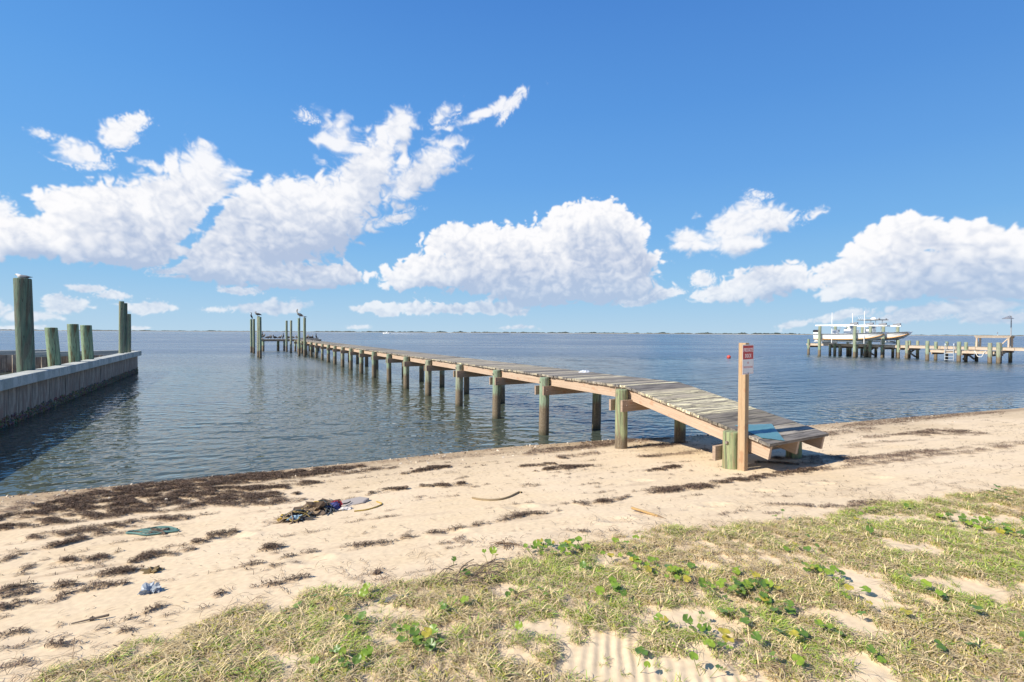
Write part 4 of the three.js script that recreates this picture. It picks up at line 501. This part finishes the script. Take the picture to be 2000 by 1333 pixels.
// float and far motorboat
{ const t = tag(thing('mooring_buoy', [18.89, 0.02, -42.3]), 'small red round buoy floating beyond the sign', 'buoy'); part('ball', new THREE.SphereGeometry(0.17, 18, 12).scale(1, 0.92, 1).translate(0, 0.08, 0), std({ color: rgb(0.62, 0.07, 0.045), roughness: 0.45 }), t); part('eye', new THREE.TorusGeometry(0.04, 0.012, 6, 12).translate(0, 0.25, 0), dinghyGrey, t); }
{ const x = -155, z = -600, t = tag(thing('motorboat', [x, 0.1, z], -Math.PI / 2 - 0.05), 'tiny white motorboat speeding along far offshore', 'boat'); const s = new THREE.Shape([[-1.2, -4], [1.2, -4], [1.3, 0], [0.9, 2.8], [0, 4.4], [-0.9, 2.8], [-1.3, 0]].map(([a, b]) => new THREE.Vector2(a, b))); part('hull', new THREE.ExtrudeGeometry(s, { depth: 1.1, bevelEnabled: true, bevelSize: 0.1, bevelThickness: 0.1 }).rotateX(Math.PI / 2).translate(0, 1.2, 0), whitePaint, t); part('cabin', rbox(1.5, 1.2, 2, 0.2, 0, 1.8, -0.4), whitePaint, t); part('roof', rbox(1.9, 0.12, 2.6, 0.05, 0, 2.6, -0.4), whitePaint, t);
  const r = rng(3), gs = []; for (let k = 0; k < 60; k++) { const d = 5 + k * 0.75; gs.push(new THREE.IcosahedronGeometry(0.5 + 0.5 * r(), 0).scale(1.6, 0.35 * (1 - k / 75), 1).translate(x + d, 0.08, z + (r() - 0.5) * (1 + d * 0.06))); } const w = part('wake_foam', merge(gs), std({ color: rgb(0.85, 0.87, 0.88), roughness: 0.9 }), scene); tag(w, 'white foam wake trailing behind the motorboat', 'foam', null, 'stuff'); }

// ---------------------------------------------------------------- drift weed, shells and grass
const UP = V(0, 1, 0), mtx = new THREE.Matrix4(), quat = new THREE.Quaternion();
const slopeQuat = (x, z, e = 0.04) => new THREE.Quaternion().setFromUnitVectors(UP, V(-(fineHeight(x + e, z) - fineHeight(x - e, z)) / (2 * e), 1, -(fineHeight(x, z + e) - fineHeight(x, z - e)) / (2 * e)).normalize());
function scatter(name, geometry, material, list, parent) {                   // list: [position, quaternion, scale, colour]
  const im = new THREE.InstancedMesh(geometry, material, list.length); list.forEach(([p, q, s, c], i) => { mtx.compose(p, q, s); im.setMatrixAt(i, mtx); if (c) im.setColorAt(i, c); }); im.name = name; parent.add(im); return im;
}
function stripShape(n, len, w, bend, lift) { const P = [], I = []; for (let k = 0; k <= n; k++) { const t = k / n, x = (t - 0.5) * len, y = lift * Math.sin(t * Math.PI), z = bend * Math.sin(t * Math.PI), h = w * (k === 0 || k === n ? 0.35 : 1) / 2; P.push(x, y, z - h, x, y + w * 0.25, z + h); if (k) { const a = (k - 1) * 2; I.push(a, a + 1, a + 2, a + 1, a + 3, a + 2); } } const g = new THREE.BufferGeometry(); g.setAttribute('position', new THREE.Float32BufferAttribute(P, 3)); g.setIndex(I); g.computeVertexNormals(); return g; }
const litter = std({ roughness: 1, side: THREE.DoubleSide });
{ const r = rng(61), piles = [[], [], []];
  const put = (x, z, k, lift, big) => { const a = r() * (r() < 0.5 ? -1 : 1) * 1.5 + 0.36, s = (0.4 + r() * 0.6) * big; quat.setFromEuler(new THREE.Euler((r() - 0.5) * 0.9, a, (r() - 0.5) * 0.5 * lift)); const b = 0.45 + r() * r() * 1.3, red = 0.9 + 0.25 * r(); piles[k].push([V(x, fineHeight(x, z) + 0.003 + r() * 0.012 * lift, z), quat.clone(), V(s, s, s), rgb(0.19 * b * red, 0.13 * b, 0.088 * b)]); };
  for (let i = 0; i < 2400000; i++) {
    const far = r() < 0.45, x = far ? -9 + r() * 22 : -5.2 + r() * 9, z = far ? -13 + r() * 8 : -7.2 + r() * 5.4, s = inland(x, z); if (s < -0.03 || z > -1.7) continue;
    const w = wrack(x, z); if (w < 0.12 || r() > w * w * 1.15) continue; put(x, z, Math.floor(r() * 3), 0.4 + w, far && z < -8 ? 1.4 : 1);
  }
  for (let i = 0; i < 15000; i++) { const x = -6 + r() * 16, z = -10 + r() * 8, s = inland(x, z); if (s < 0.1 || s > 6) continue; if (noise(x * 0.9 + z, s * 3) < -0.05) continue; put(x, z, Math.floor(r() * 3), 0.3, 1.1); }
  const t = new THREE.Group(); t.name = 'drift_weed'; scene.add(t); tag(t, 'dark brown eelgrass drift strewn in lines over the sand', 'seaweed', null, 'stuff');
  [stripShape(3, 0.045, 0.0045, 0.004, 0.004), stripShape(3, 0.06, 0.0035, -0.006, 0.004), stripShape(2, 0.028, 0.007, 0.003, 0.004)].forEach((g, k) => scatter('weed_strand', g, litter, piles[k], t));
  console.log('weed', piles.map((p) => p.length).join());
}
{ const r = rng(62), list = []; for (let i = 0; i < 1100; i++) { const x = -7 + r() * 18, s0 = r() * r() * 2.2, z = interp(x, SHORE) + s0 / 0.93, k = 0.4 + r() * r() * 1.3; list.push([V(x, fineHeight(x, z) + 0.003, z), quat.setFromEuler(new THREE.Euler(r() * 6, r() * 6, r())).clone(), V(k, k * 0.6, k), r() < 0.6 ? rgb(0.6, 0.52, 0.41) : rgb(0.24, 0.17, 0.12)]); }
  const t = new THREE.Group(); t.name = 'shell_bits'; scene.add(t); tag(t, 'small pale broken shells scattered along the waterline', 'shells', null, 'stuff'); scatter('shell_bit', new THREE.IcosahedronGeometry(0.016, 0).scale(1.3, 0.45, 1), std({ roughness: 0.7 }), list, t); }
function clumpShape(seed, n, dry, tall) {                                    // a tuft of bent blades, green and dead ones mixed
  const r = rng(seed), P = [], C = [], I = [];
  for (let k = 0; k < n; k++) {
    const a = r() * 6.283, d = 0.022 * Math.sqrt(r()), x0 = Math.cos(a) * d, z0 = Math.sin(a) * d, dir = 0.5 + (r() - 0.5) * 4.6, len = tall * (0.55 + 0.8 * r()), lean = 0.6 + 1.0 * r(), w = 0.0009 + 0.0009 * r(), dead = r() < dry;
    const b = 0.75 + 0.5 * r(), col = dead ? [0.64 * b, 0.50 * b, 0.27 * b] : [mix(0.22, 0.40, r()) * b, mix(0.33, 0.42, r()) * b, 0.06 * b], ux = Math.cos(dir), uz = Math.sin(dir), base = P.length / 3; let x = x0, y = -0.004, z = z0, th = 1.45 - 0.3 * lean;
    for (let s = 0; s <= 3; s++) { const h = w * [1, 1, 0.8, 0.1][s]; P.push(x - uz * h, y, z + ux * h, x + uz * h, y, z - ux * h); C.push(...col, ...col); x += ux * Math.cos(th) * len / 3; z += uz * Math.cos(th) * len / 3; y += Math.sin(th) * len / 3; th -= lean * 0.62; if (s) { const q = base + (s - 1) * 2; I.push(q, q + 1, q + 2, q + 1, q + 3, q + 2); } }
  }
  const g = new THREE.BufferGeometry(); g.setAttribute('position', new THREE.Float32BufferAttribute(P, 3)); g.setAttribute('color', new THREE.Float32BufferAttribute(C, 3)); g.setIndex(I); g.computeVertexNormals(); return g;
}
{ const r = rng(63), kinds = [[1, 12, 0.34, 0.05], [2, 12, 0.55, 0.055], [3, 12, 0.9, 0.055], [4, 11, 0.42, 0.07], [5, 12, 0.7, 0.042], [6, 12, 0.2, 0.046]], lists = kinds.map(() => []), straw = [];
  for (let i = 0; i < 420000; i++) {
    const z = -0.5 - r() * 6.1, x = -5 + r() * 15.5; if (x > 3.2 - z * 1.5 || x < -2.6 + z * 1.3) continue;
    const c = grassCover(x, z), keep = r(); if (keep > c * (0.35 + 0.6 * c)) { if (c > 0.2 && keep < 0.75 + 0.25 * c) straw.push([x, z]); continue; }
    const dryness = clamp(0.5 + 1.1 * fbm(x * 0.8 + 60, z * 0.8, 3) + 0.5 * noise(x * 5, z * 5) - 0.10 * step(1.5, 4, x)), k = dryness < 0.32 ? (r() < 0.5 ? 5 : 0) : dryness < 0.55 ? (r() < 0.6 ? 0 : 3) : dryness < 0.75 ? (r() < 0.5 ? 1 : 4) : 2;
    const s = (0.55 + 0.6 * r()) * (0.75 + 0.35 * c); quat.setFromAxisAngle(UP, (r() - 0.5) * 2.6); const b = 0.82 + 0.4 * r(); lists[k].push([V(x, fineHeight(x, z), z), quat.clone(), V(s * 1.25, s * (0.55 + 0.4 * r()), s * 1.25), rgb(b, b, b * 0.95)]);
  }
  const t = new THREE.Group(); t.name = 'beach_grass'; scene.add(t); tag(t, 'short patchy green and straw coloured grass on the sandy bank', 'grass', null, 'stuff');
  kinds.forEach((a, k) => scatter('grass_tuft', clumpShape(...a), std({ vertexColors: true, roughness: 0.75, side: THREE.DoubleSide }), lists[k], t));
  const st = []; for (let i = 0; i < straw.length; i++) { if (r() > 0.85) continue; const [x, z] = straw[i], s = 0.6 + r() * 1.1; quat.setFromEuler(new THREE.Euler((r() - 0.5) * 0.6, r() * 6.28, (r() - 0.5) * 0.3)); const b = 0.6 + 0.7 * r(); st.push([V(x, fineHeight(x, z) + 0.006 + 0.012 * r(), z), quat.clone(), V(s, s, s), r() < 0.25 ? rgb(0.23 * b, 0.15 * b, 0.09 * b) : rgb(0.56 * b, 0.435 * b, 0.26 * b)]); }
  for (let i = 0; i < 5200; i++) { const x = -2.6 + r() * 8, z = interp(x, GRASS_EDGE) - r() * r() * 0.9 + 0.1, s = 0.6 + r() * 1.2; quat.setFromEuler(new THREE.Euler((r() - 0.5) * 0.5, r() * 6.28, 0)); const b = 0.5 + 0.6 * r(); if (noise(x * 3, z * 3) > -0.05 && r() < 0.55) st.push([V(x, fineHeight(x, z) + 0.004, z), quat.clone(), V(s, s, s), rgb(0.34 * b, 0.235 * b, 0.14 * b)]); }
  const d = new THREE.Group(); d.name = 'dead_grass_litter'; scene.add(d); tag(d, 'dry tan grass stalks lying flat among the living grass', 'dead grass', null, 'stuff');
  scatter('dead_stalk', stripShape(4, 0.075, 0.0018, 0.012, 0.010), litter, st, d);
  console.log('grass', lists.map((l) => l.length).join(), 'straw', st.length);
}
// beach pennywort: round notched leaves on short stalks
const leafGeo = [0, 1].map((k) => { const P = [0, -0.004, 0], I = [], N = 14; for (let i = 0; i < N; i++) { const a = 0.22 + i / (N - 1) * (6.283 - 0.44), rr = 0.025 * (1 + 0.05 * Math.sin(a * 5 + k)); P.push(Math.cos(a) * rr * 0.55, 0.001 + 0.0015 * Math.sin(a * 3), Math.sin(a) * rr * 0.55, Math.cos(a) * rr, 0.003 * k + 0.004 * Math.sin(a * 4 + k * 2), Math.sin(a) * rr); if (i) { const q = 1 + (i - 1) * 2; I.push(0, q + 2, q, q, q + 2, q + 1, q + 1, q + 2, q + 3); } } const g = new THREE.BufferGeometry(); g.setAttribute('position', new THREE.Float32BufferAttribute(P, 3)); g.setIndex(I); g.computeVertexNormals(); return g; });
const leafMats = [[0.19, 0.30, 0.03], [0.25, 0.35, 0.035], [0.12, 0.21, 0.03], [0.44, 0.38, 0.05]].map((c) => phys({ color: rgb(...c), roughness: 0.42, transmission: 0.22, thickness: 0, side: THREE.DoubleSide })), stalkMat = std({ color: rgb(0.22, 0.25, 0.07) });
const PENNY = [[-0.38,-3.15,1],[-0.14,-3.18,2],[-0.1,-3.26,1],[0.17,-3.34,6],[0.24,-3.43,4],[0.32,-3.28,6],[0.45,-3.37,7],[0.52,-3.44,2],[0.69,-3.37,2],[0.67,-3.11,2],[0.8,-3.25,3],[0.79,-3.0,4],[0.9,-3.49,1],[0.84,-3.03,5],[0.87,-2.91,5],[1.05,-2.98,3],[0.97,-2.83,5],[0.65,-2.75,2],[0.54,-2.62,3],[0.46,-2.97,2],[0.18,-2.7,2],[-0.03,-2.66,2],[-0.21,-2.91,2],[-0.32,-2.48,3],[-0.39,-2.22,5],[-0.46,-2.21,5],[-0.6,-2.16,3],[-0.68,-2.08,4],[-0.77,-2.71,2],[-0.93,-2.61,2],[-0.25,-2.58,1],[0.03,-2.26,1],[1.12,-2.62,7],[1.23,-2.68,5],[1.31,-2.6,6],[1.41,-2.7,4],[1.37,-2.47,5],[1.35,-2.81,3],[1.83,-2.86,4],[1.91,-2.89,3],[1.89,-2.7,3],[1.79,-2.62,2],[1.09,-2.36,3],[1.17,-2.26,3],[0.9,-2.34,3],[0.91,-2.24,3],[0.77,-2.32,2],[0.93,-2.18,4],[0.8,-1.99,2],[1.13,-2.07,2],[1.21,-1.99,1],[1.93,-2.37,1],[1.78,-2.42,2],[2.24,-2.7,2],[2.33,-2.54,2],[2.31,-2.4,1],[2.29,-2.21,2],[2.05,-2.14,1],[1.46,-2.21,3],[1.29,-2.2,2],[1.58,-2.1,2],[2.01,-3.26,3],[2.03,-3.41,2],[2.24,-3.98,3],[2.78,-3.79,3],[3.08,-4.14,3],[3.42,-4.19,2],[3.55,-3.88,5],[3.53,-3.69,6],[3.59,-3.56,6],[3.7,-3.75,4],[4.03,-3.84,3],[4.47,-4.43,5],[4.7,-4.6,3],[3.6,-3.45,4],[1.86,-3.18,2],[2.6,-3.5,1],[-0.76,-2.42,1],[-1.14,-2.71,2],[-0.82,-2.3,2],[-0.83,-2.15,2],[-1.18,-2.54,1],[1.86,-2.1,1],[0.53,-2.04,2]];   // x, z, leaves
{ const r = rng(64); for (const [x, z, n] of PENNY) {
  const t = thing('pennywort_plant', [x, fineHeight(x, z), z]), near = Math.hypot(x - 0.55, z + 2.05) < 0.75 ? 'close beside the tyre tread marks' : '', where = near || (z < interp(x, GRASS_EDGE) + 0.12 ? (x < 0.7 ? 'sprouting at the left sandy edge of the grass' : 'sprouting at the right sandy edge of the grass') : x > 3.3 ? 'at the far right end of the grass' : x > 1.75 ? 'in the right hand grass' : x < -0.5 ? 'in the far left part of the grass' : z < -2.85 ? 'in the middle grass just behind the edge' : 'in the middle grass near the viewer');
  tag(t, (n > 4 ? 'dense cluster of round green pennywort leaves ' : n > 1 ? 'small group of round green pennywort leaves ' : 'single round green pennywort leaf ') + where, 'plant', 'pennywort plants on the sandy bank');
  const stalks = []; for (let k = 0; k < n + (n > 3 ? 2 : 0); k++) { const a = r() * 6.283, d = (0.012 + 0.075 * Math.sqrt(r())) * (n > 1 ? 1 : 0.2), lx = Math.cos(a) * d, lz = Math.sin(a) * d, h = 0.03 + r() * 0.045, s = 0.55 + r() * 0.6; const m = part('leaf', leafGeo[k & 1], leafMats[r() < 0.12 ? 3 : Math.floor(r() * 3)], t); m.position.set(lx, h, lz); m.rotation.set((r() - 0.3) * 0.9, r() * 6.28, (r() - 0.5) * 0.8); m.scale.setScalar(s); stalks.push(tube([[lx * 0.3, -0.005, lz * 0.3], [lx * 0.8, h * 0.6, lz * 0.8], [lx, h - 0.003, lz]], 0.0014, 4, 4)); }
  part('stalks', merge(stalks), stalkMat, t);
} }

// ---------------------------------------------------------------- things washed up on the sand
function crumple(seed, rx, ry, rz, rough, detail = 4) { const g = new THREE.IcosahedronGeometry(1, detail), p = g.attributes.position; for (let i = 0; i < p.count; i++) { const x = p.getX(i), y = p.getY(i), z = p.getZ(i), k = 1 + rough * (Math.abs(noise(x * 2.2 + seed, z * 2.2 + y * 1.7)) * 1.6 - 0.4 + 0.8 * noise(x * 6 + y * 4, z * 6 + seed)); p.setXYZ(i, x * k * rx, Math.max(-0.25, y) * k * ry, z * k * rz); } g.computeVertexNormals(); return g; }
function drop(name, geometry, material, x, z, turn, label, category, up = 0) { const m = part(name, geometry, material, scene); m.position.set(x, fineHeight(x, z) + up, z); m.rotation.y = turn; return tag(m, label, category); }
const ropePts = [[-0.4, -5.0], [-0.31, -4.92], [-0.2, -4.88], [-0.1, -4.9], [-0.02, -4.98], [0.05, -5.1], [0.09, -5.17], [0.11, -5.14]];
tag(part('old_rope', tube(ropePts.map(([x, z]) => [x, fineHeight(x, z) + 0.008, z]), 0.011, 7, 50), std({ color: rgb(0.27, 0.2, 0.11) }), scene), 'curved length of old brown rope on the open sand', 'rope');
{ const r = rng(70), t = tag(thing('tangled_net', [-1.86, fineHeight(-1.86, -4.7), -4.7], 0.4), 'tangled heap of dark net and coloured rags by a broken slab', 'net');
  const cols = [[0.06, 0.055, 0.05], [0.16, 0.11, 0.07], [0.30, 0.21, 0.12], [0.09, 0.10, 0.11], [0.36, 0.26, 0.08], [0.05, 0.06, 0.05]].map((c) => std({ color: rgb(...c) }));
  part('net_mass', crumple(3, 0.15, 0.075, 0.12, 0.9), cols[1], t); part('net_mass', crumple(5, 0.12, 0.06, 0.11, 0.9).translate(-0.2, 0, 0.22), cols[0], t); part('net_mass', crumple(9, 0.09, 0.05, 0.08, 0.9).translate(-0.1, 0, 0.1), cols[2], t);
  for (let k = 0; k < 30; k++) { const a = k % 2 ? [0, 0] : [-0.2, 0.2], pts = []; let x = a[0] + (r() - 0.5) * 0.24, z = a[1] + (r() - 0.5) * 0.2, d = r() * 6.28; for (let q = 0; q < 6; q++) { pts.push([x, 0.012 + 0.085 * Math.exp(-(Math.pow((x - a[0]) / 0.13, 2) + Math.pow((z - a[1]) / 0.11, 2))), z]); d += (r() - 0.5) * 2.2; x += Math.cos(d) * 0.045; z += Math.sin(d) * 0.045; } part('strand', tube(pts, 0.004 + 0.004 * r(), 5, 18), cols[Math.floor(r() * 6)], t); }
  part('blue_rag', crumple(12, 0.07, 0.045, 0.03, 0.7, 3).translate(0.11, 0.02, 0.03), std({ color: rgb(0.05, 0.06, 0.2) }), t); part('red_rag', crumple(15, 0.05, 0.05, 0.03, 0.7, 3).translate(0.15, 0.02, -0.01), std({ color: rgb(0.4, 0.05, 0.06) }), t); part('blue_rag', crumple(17, 0.06, 0.025, 0.03, 0.7, 3).translate(-0.22, 0.045, 0.26), std({ color: rgb(0.28, 0.42, 0.5) }), t); part('yellow_rag', crumple(19, 0.06, 0.035, 0.05, 0.8, 3).translate(-0.3, 0.01, 0.16), std({ color: rgb(0.42, 0.28, 0.05) }), t);
}
{ const s = new THREE.Shape([[-0.15, -0.07], [-0.04, -0.11], [0.1, -0.09], [0.15, 0.0], [0.07, 0.09], [-0.09, 0.08]].map(([a, b]) => new THREE.Vector2(a, b))); const m = drop('broken_slab', new THREE.ExtrudeGeometry(s, { depth: 0.022, bevelEnabled: true, bevelSize: 0.01, bevelThickness: 0.006, bevelSegments: 1 }).rotateX(-Math.PI / 2), std({ color: rgb(0.36, 0.32, 0.29), roughness: 1 }), -1.63, -4.98, 0.3, 'flat grey broken slab beside the tangled net', 'slab', -0.012); m.rotation.z = 0.12; }
drop('white_scrap', crumple(23, 0.07, 0.02, 0.04, 0.5, 3), std({ color: rgb(0.68, 0.62, 0.55) }), -1.62, -4.72, 0.2, 'small pale crumpled scrap between the tangled net and slab', 'scrap');
tag(part('yellow_cord', tube([[-1.5, -4.62], [-1.4, -4.66], [-1.32, -4.75], [-1.3, -4.86], [-1.38, -4.96]].map(([x, z]) => [x, fineHeight(x, z) + 0.006, z]), 0.007, 6, 30), std({ color: rgb(0.42, 0.29, 0.06) }), scene), 'yellowish cord looped on the sand right of the slab', 'cord');
{ const r = rng(72), pts = []; for (let k = 0; k <= 20; k++) { const a = k / 20 * 6.0, x = -3.1 + Math.cos(a) * (0.21 + 0.03 * Math.sin(a * 3)), z = -4.2 + Math.sin(a) * (0.085 + 0.02 * Math.cos(a * 4)); pts.push([x, fineHeight(x, z) + 0.01 + 0.006 * r(), z]); }
  const t = tag(thing('teal_net', [0, 0, 0]), 'faded teal net edge lying in a loop on the sand', 'net'), m = std({ color: rgb(0.10, 0.2, 0.18) }); part('edge_rope', tube(pts, 0.008, 6, 80), m, t); for (let k = 0; k < 14; k++) { const a = pts[Math.floor(r() * 20)], b = pts[Math.floor(r() * 20)]; part('mesh_line', tube([a, [(a[0] + b[0]) / 2, (a[1] + b[1]) / 2 + 0.008, (a[2] + b[2]) / 2 + 0.02], b], 0.0035, 4, 10), m, t); } part('weed_in_net', crumple(31, 0.1, 0.03, 0.05, 0.8, 3).translate(-3.02, fineHeight(-3.02, -4.17), -4.17), std({ color: rgb(0.12, 0.085, 0.06) }), t); }
drop('crushed_bag', crumple(35, 0.055, 0.038, 0.045, 0.8), std({ color: rgb(0.30, 0.34, 0.38), roughness: 0.45 }), -2.21, -2.96, 0.4, 'crumpled grey blue plastic bag on the left sand', 'bag');
drop('weed_lump', crumple(38, 0.045, 0.03, 0.035, 0.9), std({ color: rgb(0.21, 0.15, 0.07) }), -2.43, -3.28, 0.1, 'small yellow brown lump of dried weed', 'weed');
drop('drift_nut', crumple(41, 0.028, 0.022, 0.024, 0.5, 3), std({ color: rgb(0.13, 0.09, 0.06) }), -0.86, -3.1, 0.1, 'small dark nut lying near the grass edge', 'nut');
{ const t = tag(thing('drift_stick', [-2.27, fineHeight(-2.27, -2.61) + 0.008, -2.61], 0.5), 'thin dark stick with a knot at lower left', 'stick'), m = std({ color: rgb(0.13, 0.1, 0.075) }); part('shaft', rod([-0.085, 0, 0], [0.075, 0.008, 0.01], 0.003, 0.007, 7), m, t); part('knot', crumple(44, 0.012, 0.014, 0.011, 0.5, 2), m, t); }
{ const t = tag(thing('reed_stick', [1.2, fineHeight(1.2, -4.25) + 0.012, -4.25], -0.72), 'tan broken reed stick lying above the grass edge', 'stick'), m = std({ color: rgb(0.42, 0.27, 0.11) }); part('shaft', rod([-0.15, 0.006, 0], [0.1, 0, 0.01], 0.013, 0.01, 8), m, t); part('tip', rod([0.1, 0, 0.01], [0.2, -0.004, 0.03], 0.01, 0.004, 6), std({ color: rgb(0.22, 0.15, 0.09) }), t); }
{ const r = rng(75), t = tag(thing('dead_tuft', [-0.05, fineHeight(-0.05, -3.53), -3.53]), 'withered brown root tuft on the sand above the grass', 'dead plant'), m = std({ color: rgb(0.19, 0.125, 0.075) }); for (let k = 0; k < 26; k++) { const a = r() * 6.283, l = 0.04 + 0.09 * r(); part('root', tube([[0, 0.012, 0], [Math.cos(a) * l * 0.5, 0.03 * r() + 0.01, Math.sin(a) * l * 0.5], [Math.cos(a) * l, 0.002, Math.sin(a) * l]], 0.0022, 4, 6), m, t); } }
{ const r = rng(76), m = std({ color: rgb(0.17, 0.12, 0.085) }), t = tag(thing('dead_twigs', [-0.3, fineHeight(-0.3, -2.9), -2.9]), 'bundle of bare brown twigs tangled in the grass', 'twigs'); for (let k = 0; k < 22; k++) { const a = 0.3 + (r() - 0.5) * 1.6, l = 0.1 + 0.12 * r(), x = (r() - 0.5) * 0.3, z = (r() - 0.5) * 0.16; part('twig', tube([[x, 0.02, z], [x + Math.cos(a) * l * 0.5, 0.05 + 0.03 * r(), z - Math.sin(a) * l * 0.5], [x + Math.cos(a) * l, 0.02 + 0.04 * r(), z - Math.sin(a) * l]], 0.0026, 4, 6), m, t); } }
{ const m = drop('driftwood_chip', crumple(47, 0.07, 0.016, 0.03, 0.6, 3), std({ color: rgb(0.2, 0.2, 0.2) }), -0.63, -2.69, 0.2, 'flat grey driftwood chip among the near grass', 'driftwood'); }
scene.traverse((o) => { if (o.isMesh) { o.castShadow = true; o.receiveShadow = true; } });
renderer.render(scene, camera);
